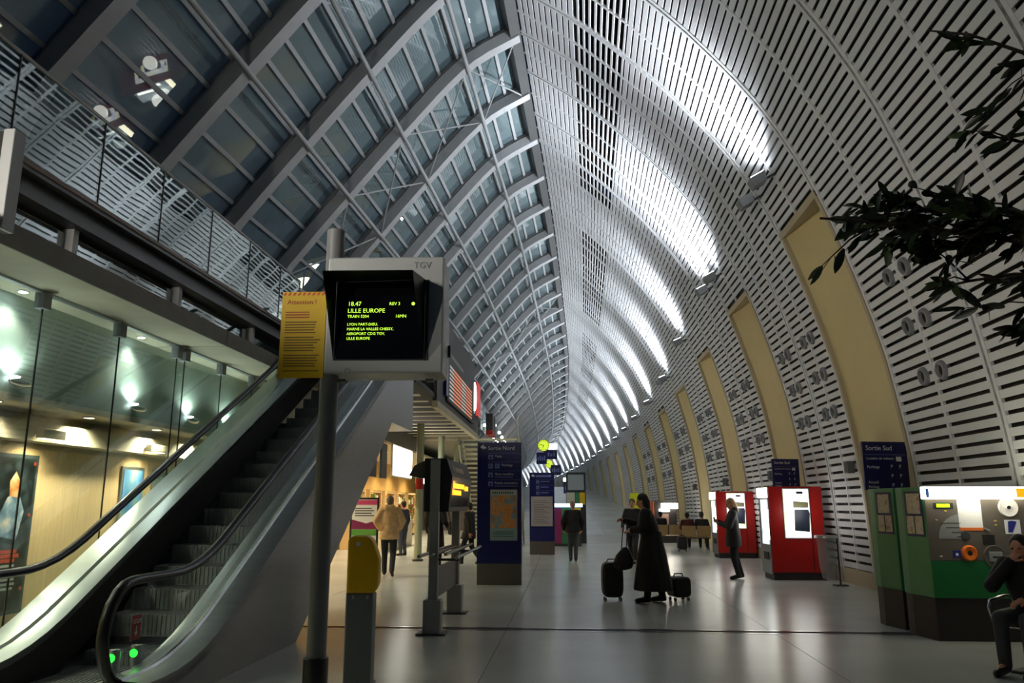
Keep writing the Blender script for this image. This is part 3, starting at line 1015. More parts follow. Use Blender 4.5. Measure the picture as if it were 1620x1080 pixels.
# gallery spotlights
for i, s in enumerate((38, 42, 45, 47, 49, 51, 54, 58)):
    t = thing('gallery_spotlight', 'small bright white spotlight on a stem along the gallery rail', 'spotlight', s, -3.3, 5.1, group='gallery rail spotlights')
    MB().sweep([(0, 0, -.05), (0, 0, .02)], .015, 6).build('stem', DSTEEL, t)
    MB().lathe([(.05, 0), (.11, .16), (.11, .2), (.09, .2)], 14).build('housing', ALU, t, smooth=40)
    MB().lathe([(.09, .19), (.088, .2)], 14).build('lens', LAMPW, t)
    b = MB(); b.ball((0, -.02, .27), .085); b.build('globe', LAMPG, t, smooth=80)
    spot('gallery_beam', t, (0, 0, .38), (.25, 0, 1), FLOOD_W * .12, 100, 1, (.9, .95, 1), .05)

# added fill lamps tucked on canopy ledge and gallery floor to light the hall
for i, (s, o, z) in enumerate([(-3, -5.83, 4.22), (2, -5.83, 4.22), (7.5, -5.83, 4.22), (13, -5.83, 4.22), (24, -3.75, 4.72), (30, -3.8, 4.72), (37, -4.5, 4.72), (44, -4.5, 4.72), (52, -4.5, 4.72), (60, -4.5, 4.72)]):
    aim = (.5, 1, -.04) if i < 2 else (.8, 1, -.12) if i > 7 else (1, 0, .22)
    t = thing('ledge_fill_lamp', 'added warm fill lamp tucked out of sight on the canopy ledge above the shop windows' if i < 4 else 'added warm fill lamp on the gallery floor behind its edge', 'floodlight', s, o, z,
              group='canopy ledge fill lamps' if i < 4 else 'gallery floor fill lamps')
    MB().box(-.10, .10, -.14, .14, .03, .17).build('housing', DSTEEL, t, bevel=.01)
    MB().box(-.06, .06, -.03, .03, 0, .03).build('foot', DSTEEL, t)
    MB().box(.10, .106, -.12, .12, .05, .15).build('lens', WARML, t)
    spot('fill_beam', t, (.13, 0, .11), aim, LEDGE_W * (6 if i < 2 else 2.6 if i > 7 else .35 if i == 2 else .5 if i == 3 else 1), 80 if i < 2 else 130, 1, (1, .93, .80), .1)

# stair coming down at the end of the gallery
t = thing('staircase', 'open staircase with pale treads dropping from the gallery to the hall floor', 'staircase', 28.9, -2.9, 0)
TR = mat('pale_tread', (206, 206, 178), .55)
for i in range(24):
    z = 4.0 - i * .165
    MB().box(-1.05, 1.05, .1 + i * .225, .42 + i * .225, z - .06, z).build('tread', TR, t)
for x in (-1.1, 1.1):
    MB().prism([(0, 3.75), (0, 4.1), (5.6, .12), (5.6, 0), (5.3, 0)], 'x', x - .03, x + .03).build('stringer', mat('stringer', (150, 150, 128), .5), t)
    MB().sweep([(x, 0, 5.0), (x, 5.5, 1.05), (x, 5.7, 1.0)], .025, 8).build('handrail', STEEL, t, smooth=40)
    for k in range(6):
        MB().sweep([(x, .2 + k * 1.05, 3.9 - k * .75), (x, .2 + k * 1.05, 4.85 - k * .75)], .014, 6).build('baluster', STEEL, t)

# lit shops below the gallery
m = MB(); slab(m, 16.3, 46, -8.6, -8.4, 0, 4.2); wsf = struct('wall_shops', m, mat('shop_wall', (214, 170, 96), .6, noise=.15, nscale=1.2))
m = MB(); slab(m, 16.3, 46, -8.4, -5.75, 3.5, 3.6); struct('ceiling_shops', m, WARMW)
m = MB(); slab(m, 46, 46.2, -9.5, -4.2, 0, 4.3); struct('wall_shops_end', m, TAUPE)
m = MB(); slab(m, 46, 62, -8.0, -7.6, 0, 5.6, ramp=True)
st = hsteps(62, 174, 4)
for a, b2 in zip(st[:-1], st[1:]):
    q = []
    for s in (a, b2):
        o = ro(s) - 6.75
        q.append([W(s, o, 0), W(s, o, .36 * Hs(s)), W(s, o - .3, .36 * Hs(s)), W(s, o - .3, 0)])
    for j in range(3): m.quad(q[0][j], q[1][j], q[1][j + 1], q[0][j + 1])
m.quad(W(62, -8, 0), W(62, ro(62) - 6.75, 0), W(62, ro(62) - 6.75, 4.5), W(62, -8, 4.5))
struct('wall_left', m, CONC)
for i, (s, o) in enumerate(((18, -6.9), (22, -6.7), (26, -6.7), (29, -6.7), (32, -6.7), (35, -6.9), (38, -6.9), (42, -6.9))):
    downlight(s, o, 3.5, SHOP_W * 2.2, 'round recessed downlight in the ceiling of the lit shops', 'far shop downlights', (1, .86, .58))
for s in (48.5, 53, 57.5):  # extra lamps added to brighten the dark space under the gallery end
    downlight(s, -5.6, 4.0, SHOP_W * 1.6, 'added round fill downlight under the far end of the gallery', 'added fill downlights under the far gallery', (1, .95, .85))
t = thing('light_panel', 'big glowing white light panel over the shop counter', 'light panel', 25.6, -5.42, 2.45)
MB().box(-.06, .0, -1.6, 1.6, 0, 1.0).build('frame', WHITE, t, bevel=.01); MB().box(0, .02, -1.55, 1.55, .05, .95).build('diffuser', LIGHTBOX, t)
t = thing('light_panel', 'narrow glowing white light panel above the shop door', 'light panel', 29.2, -5.42, 2.35)
MB().box(-.06, 0, -.9, .9, 0, .5).build('frame', WHITE, t, bevel=.01); MB().box(0, .02, -.87, .87, .03, .47).build('diffuser', LIGHTBOX, t)
for i, s in enumerate((21.4, 22.7)):
    t = thing('information_board', 'dark slate information panel hanging at the shop front', 'sign', s, -5.42, 2.35, group='slate panels at the shop front')
    MB().box(-.03, .03, -.36, .36, 0, 1.0).build('panel', mat('slate_panel', (44, 50, 62), .4), t, bevel=.01)
    for y in (-.25, .25): MB().sweep([(0, y, 1.0), (0, y, 1.25)], .008, 5).build('hanger', DSTEEL, t)
for s in (23.3, 27.6, 32):
    t = thing('gallery_column', 'slender pale green round column carrying the gallery', 'column', s, -4.45, 0, group='gallery columns')
    MB().lathe([(.11, 0), (.11, 3.98)], 20).build('shaft', mat('column_green', (150, 158, 132), .45), t, smooth=40)
    MB().lathe([(.16, 0), (.16, .05), (.12, .07)], 20).build('foot', DSTEEL, t, smooth=40)
    if s == 23.3:
        MB().lathe([(.118, 2.05), (.118, 2.35)], 20).build('red_band', RED, t, smooth=40)
# shelves with goods in the shops
rr = random.Random(11)
gm = [mat('goods_%s' % n, c, .5) for n, c in (('cream', (230, 215, 170)), ('amber', (210, 140, 50)), ('brown', (110, 66, 30)), ('white', (225, 225, 220)), ('green', (90, 130, 60)), ('red', (170, 50, 40)))]
words = ('cream', 'amber', 'brown', 'white', 'green', 'red')
for i, s in enumerate((30, 33, 36, 39, 42)):
    t = thing('shop_shelf', 'wooden shop shelving full of packets, %s bay from the escalator' % ('first', 'second', 'third', 'fourth', 'fifth')[i], 'shelf', s, -8.1, 0)
    for y in (-1.1, 1.1): MB().box(-.18, .18, y - .02, y + .02, 0, 2.2).build('upright', WOOD, t)
    for z in (.1, .6, 1.1, 1.6, 2.1): MB().box(-.18, .18, -1.08, 1.08, z, z + .03).build('shelf_board', WOOD, t)
    for z in (.63, 1.13, 1.63):
        for k in range(4):
            j = rr.randrange(6); h = .2 + .2 * rr.random(); y = -.9 + k * .5
            g = thing('packet', '%s packet standing on the lit shop shelving' % words[j], 'packet', s, -8.1, 0, group='%s packets on the shop shelves' % words[j])
            g.location = W(s + y + .12, -7.98, z)
            MB().box(-.08, .08, -.11, .11, 0, h).build('carton', gm[j], g, bevel=.006)
            MB().box(-.081, .082, -.112, .112, h * .3, h * .55).build('band', gm[(j + 3) % 6], g)
t = thing('shop_counter', 'long cream shop counter with a wooden top below the light panel', 'counter', 30, -6.6, 0)
MB().box(-.3, .3, -2.6, 2.6, 0, .95).build('body', WARMW, t, bevel=.01)
MB().box(-.36, .36, -2.66, 2.66, .95, 1.0).build('top', WOOD, t, bevel=.008)

# ================================================================== THINGS IN THE HALL
# information monitor on a post with the yellow notice
t = thing('monitor_post', 'tall grey steel post carrying an information monitor and a yellow notice', 'post', 6.2, -2.02, 0)
MB().lathe([(.075, 0), (.075, 3.9)], 20).build('tube', GREYP, t, smooth=40)
MB().lathe([(.095, 0), (.095, .47), (.09, .475)], 20).build('base_sleeve', BLACK, t, smooth=40)
MB().box(-.04, .95, .30, .36, 2.85, 2.95).build('arm', DSTEEL, t)
MB().box(-.04, .04, .06, .32, 2.85, 2.95).build('arm_elbow', DSTEEL, t)
t2 = thing('information_monitor', 'pale grey boxed train monitor with a dark hooded screen of green text', 'monitor', 6.2, -1.555, 2.62, turn=3)
MB().box(-.48, .48, -.12, .30, .03, 1.0).build('casing', mat('casing_grey', (178, 182, 184), .4, metal=.2, noise=.03), t2, bevel=.015)
MB().box(-.40, .36, -.128, -.118, .13, .80).build('bezel', DSTEEL, t2)
hd = MB()   # slanted hood: deep at the top, tapering downwards
hd.add([(-.40, -.13, .12), (-.42, -.50, .77), (.28, -.50, .77), (.33, -.13, .12), (-.40, -.13, .78), (.33, -.13, .80)],
       [(0, 4, 1), (3, 2, 5), (1, 4, 5, 2)])
hd.build('hood', mat('hood_black', (22, 23, 24), .3), t2)
MB().box(-.38, .32, -.135, -.128, .14, .78).build('screen', SCREEN, t2)
for i, (tx, sz, x, z) in enumerate((('18.47', .050, -.30, .580), ('REV 3', .036, .04, .584), ('LILLE EUROPE', .050, -.30, .522), ('TRAIN 5204', .034, -.30, .480), ('16MN', .036, .09, .480),
                                   ('LYON PART-DIEU,', .031, -.30, .415), ('MARNE LA VALLEE CHESSY,', .031, -.30, .376), ('AEROPORT CDG TGV,', .031, -.30, .337), ('LILLE EUROPE', .031, -.30, .298))):
    text(tx, sz, LEDG, t2, (x, -.137, z), name='screen_text')
ck = MB(); ck.lathe([(.014, 0), (.014, .002), (.008, .002)], 14, (.235, -.137, .595), 'y'); ck.build('clock_mark', LEDG, t2)
text('TGV', .075, mat('logo_grey', (110, 112, 116), .5), t2, (.23, -.122, .90), (90, 0, 0), name='logo')
for (x, z) in ((-.31, 1.0), (.24, 1.0), (-.36, -.02), (.36, -.02)):
    MB().box(x - .03, x + .03, .0, .1, z, z + .02).build('lug', DSTEEL, t2)
text('(*)', .05, mat('logo_grey', (110, 112, 116), .5), t2, (-.31, -.122, .035), name='logo')
t3 = thing('notice', 'bright yellow warning notice with a red striped top beside the monitor', 'notice', 6.2, -2.235, 2.62, turn=2)
NT = mat('notice_yellow', (232, 190, 6), .5, noise=.03)
MB().box(-.185, .185, -.10, -.09, 0, .72).build('board', NT, t3)
for i in range(9):
    MB().prism([(-.18 + i * .04, .69), (-.16 + i * .04, .69), (-.145 + i * .04, .715), (-.165 + i * .04, .715)], 'y', -.102, -.1).build('stripe', mat('notice_orange', (214, 84, 10), .5), t3)
text('Attention !', .055, mat('notice_red', (176, 60, 8), .5), t3, (-.14, -.102, .615), name='lettering')
rr = random.Random(5)
INK = mat('notice_ink', (120, 96, 10), .6)
z = .565
for k in range(22):
    z -= .022 if k not in (3, 8, 14, 19) else .04
    if z < .04: break
    w = .2 if k < 3 else .30 - .06 * rr.random()
    MB().box(-.15, -.15 + w, -.1015, -.1, z, z + .009).build('print_line', INK if k > 2 else mat('notice_red', (176, 60, 8), .5), t3)

# ticket validator
t = thing('ticket_validator', 'ticket validator post with a yellow head on a grey body', 'ticket validator', 7.45, -2.02, 0, turn=8)
MB().prism([(-.12, -.11), (.12, -.11), (.14, .0), (.12, .11), (-.12, .11), (-.14, 0)], 'z', 0, .82).build('body', GREYP, t, bevel=.01)
hd = MB(); hd.prism([(-.125, .82), (.13, .82), (.165, .90), (.165, 1.12), (.10, 1.29), (.05, 1.33), (-.09, 1.33), (-.125, 1.30)], 'y', -.12, .12)
hd.build('head', YELL, t, bevel=.02)
MB().box(-.05, -.01, -.123, -.119, 1.24, 1.275).build('emblem', SIGNW, t)
MB().box(-.145, .145, -.12, .12, .0, .03).build('foot', DSTEEL, t)
for x in (-.07, .06): MB().box(x, x + .02, -.112, -.109, .77, .8).build('screw_plate', ALU, t)

# leaning rail with a small amber departure display
t = thing('display_stand', 'grey two-post leaning rail with an amber LED train display on top', 'display stand', 10.4, -1.86, 0)
STANDP = mat('stand_paint', (165, 165, 164), .45, noise=.03)
for y in (0, 1.95):
    MB().box(-.06, .06, y - .045, y + .045, .3, 2.2).build('post', STANDP, t, bevel=.008)
    MB().prism([(-.115, y - .10), (.115, y - .10), (.115, y + .10), (-.115, y + .10)], 'z', 0, .42).build('base_sleeve', STANDP, t, bevel=.015)
    MB().box(-.19, .19, y - .15, y + .15, 0, .02).build('foot_plate', DSTEEL, t, bevel=.005)
    MB().box(-.02, .34, y - .02, y + .02, .90, .93).build('bracket', DSTEEL, t)
for (x, z) in ((.02, .99), (.20, 1.0), (.34, .96), (-.14, .97)):
    MB().sweep([(x, -.3, z), (x, 2.3, z)], .024, 8).build('rail_tube', CHROME, t, smooth=40)
MB().box(-.02, .02, .06, 1.9, .42, .80).build('lower_panel', TAUPE, t)
bx = MB(); bx.prism([(-.16, 1.52), (.17, 1.52), (.22, 1.98), (.14, 2.22), (-.16, 2.22)], 'y', .06, 2.1); bx.build('display_box', mat('display_case', (40, 38, 36), .5), t, bevel=.01)
ar = MB(); ar.prism([(-.16, 1.95), (-.16, 2.22), (-.34, 2.14), (-.42, 2.0)], 'y', .3, 1.8); ar.build('rear_cowl', TAUPE, t)
MB().add([(.181, .15, 1.58), (.181, 2.0, 1.58), (.219, 2.0, 1.93), (.219, .15, 1.93)], [(0, 1, 2, 3)]).build('screen', SCREEN, t)
m = MB(); m.add([(.2, .3, 2.04), (.2, .42, 2.04), (.172, .42, 2.13), (.172, .3, 2.13), (.2, .5, 2.05), (.2, 1.3, 2.05), (.175, 1.3, 2.12), (.175, .5, 2.12)], [(0, 1, 2, 3), (4, 5, 6, 7)]); m.xf(Matrix.Translation((.006, 0, .003))); m.build('title_mark', mat('taupe_text', (150, 138, 124), .5), t)
for (a, b2, z) in ((.2, 1.25, 1.86), (1.35, 1.7, 1.84), (.2, 1.0, 1.77)):
    x = .1835 + (z - 1.58) * .108
    MB().box(x, x + .004, a, b2, z - .03, z + .035).build('led_line', LEDO, t)
point('display_glow', t, (.4, 1.0, 1.85), 1.2, (1, .5, .1), .1)

# blue totems
def totem(s, off, w, h, label, rows, head, mapc, full):
    t = thing('information_totem', label, 'sign', s, off, 0)
    MB().box(-w / 2, w / 2, 0, .24, .42, h).build('body', NAVY, t, bevel=.008)
    MB().box(-w / 2 + .005, w / 2 - .005, .005, .235, 0, .42).build('plinth', TAUPE, t)
    if head: text(head, .115, SIGNW, t, (-w / 2 + .22, -.003, h - .16), name='lettering')
    else: MB().box(-w / 2 + .22, w / 2 - .1, -.003, 0, h - .15, h - .09).build('small_print', SIGNL, t)
    MB().prism([(-w / 2 + .06, h - .10), (-w / 2 + .13, h - .04), (-w / 2 + .13, h - .075), (-w / 2 + .19, h - .11), (-w / 2 + .17, h - .14), (-w / 2 + .13, h - .12), (-w / 2 + .13, h - .155)], 'y', -.003, 0).build('arrow_mark', SIGNW, t)
    z = h - .23
    for i, (a, b2, pk) in enumerate(rows):
        MB().box(-w / 2 + .21, w / 2 - .03, -.003, 0, z, z + .006).build('rule', SIGNL, t)
        for k in range(pk):
            x = -w / 2 + .23 + k * .14
            MB().box(x, x + .10, -.003, 0, z - .13, z - .03).build('pictogram', SIGNL, t)
            if pk == 2: text('P', .09, NAVY, t, (x + .02, -.005, z - .115), name='lettering')
            else: MB().box(x + .03, x + .07, -.005, -.003, z - .115, z - .07).build('pictogram_mark', NAVY, t)
        if a.startswith('#'): MB().box(-w / 2 + .23 + pk * .14, -w / 2 + .23 + pk * .14 + .03 * len(a), -.003, 0, z - .08, z - .05).build('small_print', SIGNL, t)
        else: text(a, .07, SIGNW, t, (-w / 2 + .23 + pk * .14, -.003, z - .085), name='lettering')
        if b2: MB().box(-w / 2 + .23 + pk * .14, -w / 2 + .23 + pk * .14 + .035 * len(b2), -.003, 0, z - .135, z - .118).build('small_print', SIGNL, t)
        z -= .185
    x0, x1, z0, z1 = full
    MB().box(x0 - .02, x1 + .02, -.012, 0, z0 - .02, z1 + .02).build('map_frame', ALU, t)
    MB().box(x0, x1, -.016, -.012, z0, z1).build('map', mapc, t)
    return t
t = totem(16.6, -1.55, .93, 2.9, 'navy blue totem headed Sortie Nord with an orange town map', [('Taxis', '', 1), ('Parkings', '', 2), ('Gare routière', 'Bus station', 1), ('Points rencontre', 'Meeting points', 1)], 'Sortie Nord',
      splotch('town_map', [(200, 190, 160), (226, 140, 60), (232, 160, 90), (120, 170, 180), (210, 120, 40)], 6, 3.0), (-.17, .36, .90, 1.9))
MB().box(-.17, .36, -.018, -.016, 1.80, 1.9).build('map_header', mat('map_pale', (190, 200, 190), .5), t)
[MB().box(-.14 + k * .045, -.115 + k * .045, -.019, -.018, 1.83, 1.87).build('map_mark', mat('map_ink', (50, 60, 60), .5), t) for k in range(10)]
MB().box(-.17, .36, -.018, -.016, .90, 1.13).build('map_footer', mat('map_teal', (150, 184, 180), .5), t)
for z, c in ((1.05, 'map_ink'), (1.01, 'map_ink'), (.96, 'map_ink')):
    MB().box(-.12, .30, -.02, -.018, z, z + .012).build('map_line', MATS[c] if c in MATS else NAVY, t)
t = totem(26.45, -.895, .83, 2.65, 'navy blue totem holding a white timetable sheet, beyond the town map totem', [('#accessrow', '', 1), ('#salesrow', '', 1), ('#rowthree', '', 1)], '',
      mat('paper_grey', (176, 170, 172), .6, noise=.05, nscale=12), (-.34, .34, .92, 1.85))
for i in range(14):
    MB().box(-.28, .26 - .1 * (i % 3), -.018, -.016, 1.0 + i * .055, 1.012 + i * .055).build('print_line', mat('map_ink', (50, 60, 60), .5), t)

# info kiosk
t = thing('info_kiosk', 'information kiosk with magenta and yellow panels under a glowing top', 'kiosk', 31.6, .1, 0)
MB().box(-.75, .45, 0, .7, 0, 1.5).build('body', DSTEEL, t, bevel=.01)
MB().box(-.75, -.30, -.02, 0, .1, 1.45).build('magenta_panel', mat('magenta', (130, 30, 90), .5), t)
MB().box(-.30, .10, -.02, 0, .1, 1.45).build('green_panel', GREENL, t)
MB().box(.10, .45, -.02, 0, .5, 1.45).build('yellow_panel', YELL, t)
MB().box(-.82, .52, -.1, .75, 1.5, 1.64).build('light_top', mat('kiosk_glow', (190, 235, 255), .5, emit=2.6), t, bevel=.01)
t = thing('screen_pillar', 'dark pillar with a grey screen above green and yellow stickers', 'screen', 34.0, .45, 0)
MB().box(-.42, .42, 0, .3, 0, 2.95).build('body', PLINTH, t, bevel=.01)
MB().box(-.34, .34, -.03, 0, 2.2, 2.85).build('screen', mat('screen_grey', (120, 128, 128), .4, emit=.12), t)
MB().box(-.40, -.05, -.02, 0, 1.4, 2.1).build('louvre_panel', TR, t)
MB().box(-.02, .18, -.02, 0, 1.4, 2.1).build('green_sticker', GREENL, t)
MB().box(.16, .38, -.03, 0, 1.6, 2.1).build('yellow_sticker', YELL, t)

# hanging clocks and signs
CLK = mat('clock_dial', (196, 220, 60), .5, emit=1.1)
for s, off, z, r, lab in ((34, -.91, 4.1, .24, 'glowing yellow green round clock hanging above the second blue totem'), (50, -.52, 4.1, .24, 'small glowing round clock hanging farther along the hall')):
    t = thing('clock', lab, 'clock', s, off, z)
    MB().lathe([(r * 1.08, 0), (r * 1.1, .02), (r * 1.1, .10), (r * 1.0, .12)], 24, (0, 0, 0), 'y').build('case', MBLACK, t, smooth=30)
    MB().lathe([(r, -.004), (r, 0)], 24, (0, 0, 0), 'y').build('dial', CLK, t)
    for k in range(12):
        a = k * math.pi / 6
        m = MB(); m.box(-.012, .012, -.008, -.004, r * .74, r * .94); m.xf(Matrix.Rotation(a, 4, 'Y')); m.build('hour_mark', MBLACK, t)
    for a, l in ((R_(200), .5), (R_(-78), .72)):
        m = MB(); m.box(-.012, .012, -.010, -.006, -.02, r * l); m.xf(Matrix.Rotation(a, 4, 'Y')); m.build('hand', MBLACK, t)
    MB().sweep([(0, .06, r), (0, .06, min(Hs(s) - z - .6, 7.6))], .012, 5).build('hanger', STEEL, t)
def hang_sign(s, off, z, w, h, lab, lit):
    t = thing('hanging_sign', lab, 'sign', s, off, z)
    MB().box(-w / 2, w / 2, 0, .1, 0, h).build('panel', NAVY, t, bevel=.01)
    for k in range(4): MB().box(-w * .38 + k * w * .2, -w * .26 + k * w * .2, -.004, 0, h * .3, h * (.6 + .12 * (k % 2))).build('sign_mark', SIGNL, t)
    if lit: MB().box(-w / 2, w / 2, -.02, .12, h + .03, h + .28).build('lamp', LAMPG, t, bevel=.03)
    for x in (-w * .35, w * .35): MB().sweep([(x, .05, h), (x, .05, 7.0 - z)], .01, 5).build('hanger', STEEL, t)
hang_sign(36, -.62, 3.62, .62, .42, 'navy hanging sign under a glowing white lamp bar beside the clock', True)
hang_sign(34, -1.0, 3.3, .45, .5, 'dark hanging sign just below the glowing clock', False)
hang_sign(44, -.25, 3.2, .55, .55, 'small dark navy hanging sign between the two clocks', False)
hang_sign(56, 1.1, 1.95 + floorz(56) * .0 + .4, 1.0, .8, 'blue hanging sign with a white top over the far ramp', True)

# red vending machines
def vending(s, off, lab, rim, seed):
    t = thing('vending_machine', lab, 'vending machine', s, off, 0)
    w, d, h = 1.16, .88, 2.0
    MB().box(0, w, 0, d, .16, h).build('cabinet', RED, t, bevel=.012)
    MB().box(.03, w - .02, .03, d - .03, 0, .16).build('plinth', PLINTH, t)
    MB().box(-.015, 0, .02, d - .02, .12, h).build('front_frame', BRUSHED, t)
    MB().box(-.03, -.012, .08, d - .25, .75, 1.72).build('front_glass', splotch('front_glow_%d' % seed, [(160, 200, 210), (235, 245, 250), (120, 150, 160)], 4, seed, emit=1.2), t)
    MB().box(-.035, -.012, .08, .18, .85, 1.5).build('light_tube', LAMPG, t)
    MB().box(-.05, .0, .02, d - .02, 1.76, 1.98).build('lit_header', HEADL, t, bevel=.02)
    MB().box(-.03, -.01, .2, .6, .42, .58).build('hatch', MBLACK, t)
    # lit advertising window on the side facing the entrance
    MB().box(.30, .88, -.02, 0, .88, 1.96).build('side_frame', WHITE, t, bevel=.006)
    MB().box(.32, .86, -.026, -.02, .90, 1.94).build('side_picture', splotch('side_ad_%d' % seed, [(150, 140, 220), (240, 240, 250), (255, 252, 240), (250, 240, 120)], 3.2, seed + 2, emit=1.5), t)
    MB().prism([(.52, 1.05), (.84, 1.02), (.86, 1.42), (.84, 1.5), (.54, 1.5)], 'y', -.032, -.026).build('picture_shape', mat('ad_dark', (36, 44, 62), .4), t)
    MB().prism([(.52, 1.54), (.84, 1.54), (.84, 1.66), (.52, 1.68)], 'y', -.032, -.026).build('picture_shape', mat('ad_olive', (120, 118, 80), .4), t)
    MB().box(.60, .74, -.034, -.026, 1.84, 1.89).build('picture_label', MBLACK, t)
    MB().box(.885, .895, -.012, 0, .2, h - .02).build('door_gap', MBLACK, t)
    point('ad_glow', t, (.6, -.35, 1.45), 8, (1, .97, .9), .25)
    point('front_glow', t, (-.35, .4, 1.5), 10, (1, .97, .9), .25)
    return t
vending(18.0, 4.32, 'red vending machine with a lit drinks picture on its side, nearer the bag stand', 0, 1)
vending(25.0, 4.52, 'red vending machine with a glowing side window behind the standing woman', 0, 7)

# parking pay machines
def pay_machine(s, off, lab, near):
    t = thing('pay_machine', lab, 'ticket machine', s, off, 0)
    w = 1.22
    base = [(0, 0), (w, 0), (w, .62), (-.10, .62), (-.10, .42)]
    MB().prism(base, 'z', .50, 1.83).build('cabinet', GREENL, t, bevel=.008)
    MB().prism([(x * .985 + .012, y * .98 + .01) for x, y in base], 'z', 0, .50).build('plinth', PLINTH, t)
    if near:
        MB().box(.0, w, -.012, 0, .50, .93).build('front_lower', GREEN, t, bevel=.003)
        MB().box(.0, w, -.012, 0, .94, 1.70).build('front_panel', TAUPE, t, bevel=.003)
        MB().box(-.02, w - .02, -.10, .05, 1.68, 1.83).build('lit_header', HEADL, t, bevel=.01)
        MB().box(1.06, 1.16, -.104, -.09, 1.70, 1.81).build('header_logo', mat('logo_amber', (240, 150, 10), .5, emit=1.2), t)
        MB().box(-.015, .02, -.104, -.09, 1.70, 1.81).build('header_mark', mat('logo_blue', (60, 100, 160), .5, emit=.5), t)
        MB().box(.10, .33, -.02, -.012, 1.565, 1.635).build('display_frame', MBLACK, t)
        MB().box(.13, .29, -.024, -.02, 1.58, 1.622).build('display', mat('lcd_green', (170, 220, 10), .5, emit=1.3), t)
        MB().box(.38, .66, -.02, -.012, 1.33, 1.67).build('tariff_sheet', mat('paper_white', (228, 230, 226), .6), t)
        MB().box(.38, .66, -.022, -.012, 1.30, 1.335).build('tariff_band', mat('band_orange', (220, 110, 40), .6), t)
        pie = [(.42, 1.20)] + [(.42 - .30 * math.sin(a), 1.20 + .30 * math.cos(a)) for a in np.linspace(0, math.pi / 2, 8)]
        MB().prism([(x, z) for x, z in pie], 'y', -.018, -.012).build('legend_fan', mat('legend_grey', (128, 132, 130), .5), t)
        for k in range(4):
            r = .08 + k * .06
            MB().box(.42 - r, .40, -.020, -.018, 1.22 + k * .055, 1.228 + k * .055).build('print_line', MBLACK, t)
        MB().lathe([(.0, -.04), (.02, -.04), (.022, -.028), (.07, -.022), (.11, -.045), (.115, -.012)], 22, (.98, 0, 1.58), 'y').build('speaker_ring', WHITE, t, smooth=40)
        MB().lathe([(.022, -.05), (.02, -.03)], 12, (.98, 0, 1.58), 'y').build('knob', MBLACK, t)
        MB().lathe([(.02, -.03), (.03, -.04), (.08, -.05), (.095, -.03), (.097, -.012)], 22, (.46, 0, 1.03), 'y').build('token_cup', mat('cup_orange', (226, 112, 22), .35), t, smooth=40)
        MB().lathe([(.03, -.042), (.028, -.03)], 12, (.46, 0, 1.03), 'y').build('token_slot', MBLACK, t)
        MB().lathe([(.11, -.02), (.13, -.03), (.14, -.012)], 22, (.76, 0, .99), 'y').build('tray_ring', TAUPE, t, smooth=40)
        MB().box(.68, .84, -.045, -.012, .93, 1.05).build('coin_tray', ALU, t, bevel=.01)
        MB().box(.72, .80, -.048, -.045, .975, .995).build('tray_slot', MBLACK, t)
        MB().lathe([(.05, -.03), (.06, -.012)], 18, (.44, 0, 1.24), 'y').build('lock', DSTEEL, t)
        MB().box(.64, .78, -.02, -.012, 1.13, 1.25).build('note_slot', MBLACK, t)
        MB().sweep([(.66, -.03, 1.33), (.72, -.05, 1.30)], .012, 6).build('lever', CHROME, t)
        MB().box(.92, 1.10, -.02, -.012, 1.26, 1.43).build('card_plate', SIGNW, t)
        MB().prism([(.95, 1.28), (1.0, 1.28), (1.06, 1.41), (1.0, 1.42), (.96, 1.41)], 'y', -.024, -.02).build('card_mark', mat('card_blue', (26, 40, 130), .5), t)
        MB().box(.97, 1.12, -.03, -.012, 1.02, 1.19).build('receipt_tray', mat('tray_grey', (150, 160, 148), .5), t, bevel=.01)
        MB().box(.27, .36, -.018, -.012, .98, 1.06).build('sticker', mat('card_blue', (26, 40, 130), .5), t)
        MB().box(.30, .33, -.02, -.018, 1.0, 1.03).build('sticker_mark', SIGNW, t)
        MB().box(.11, .14, -.018, -.012, .985, 1.0).build('sticker_mark', SIGNW, t)
        for x, z in ((.10, 1.42), (.22, 1.53), (.80, 1.36), (.80, 1.41)):
            MB().box(x, x + .03, -.018, -.012, z, z + .015).build('sticker_mark', mat('mark_gold', (200, 170, 90), .5), t)
        point('header_glow', t, (.6, -.3, 1.72), 7, (1, .94, .8), .15)
    # chamfered side with leaflets
    ax = Vector((-.10, .42, 0)); bx2 = Vector((0, 0, 0)); d = (bx2 - ax); n = Vector((-d.y, d.x, 0)).normalized() * -1
    if n.x > 0: n = -n
    def side(u0, u1, z0, z1, th, nm, mm):
        p = ax + d * u0 + n * .002; q = ax + d * u1 + n * .002
        MB().add([p + Vector((0, 0, z0)), q + Vector((0, 0, z0)), q + Vector((0, 0, z1)), p + Vector((0, 0, z1))] + [v + n * th for v in (p + Vector((0, 0, z0)), q + Vector((0, 0, z0)), q + Vector((0, 0, z1)), p + Vector((0, 0, z1)))],
                 [(0, 1, 2, 3), (7, 6, 5, 4), (0, 4, 5, 1), (1, 5, 6, 2), (2, 6, 7, 3), (3, 7, 4, 0)]).build(nm, mm, t)
    side(.12, .90, 1.22, 1.78, .006, 'leaflet_board', mat('board_blue', (20, 32, 80), .5))
    pap = splotch('leaflet_%d' % near, [(150, 150, 140), (190, 180, 150), (120, 110, 90)], 14, near)
    side(.22, .80, 1.50, 1.75, .010, 'leaflet', pap); side(.16, .48, 1.25, 1.47, .010, 'leaflet', pap); side(.54, .86, 1.25, 1.47, .010, 'leaflet', pap)
pay_machine(10.32, 4.33, 'green and taupe parking pay machine with a glowing white header', 1)
pay_machine(11.15, 4.28, 'green parking pay machine standing behind the one with the glowing header', 0)

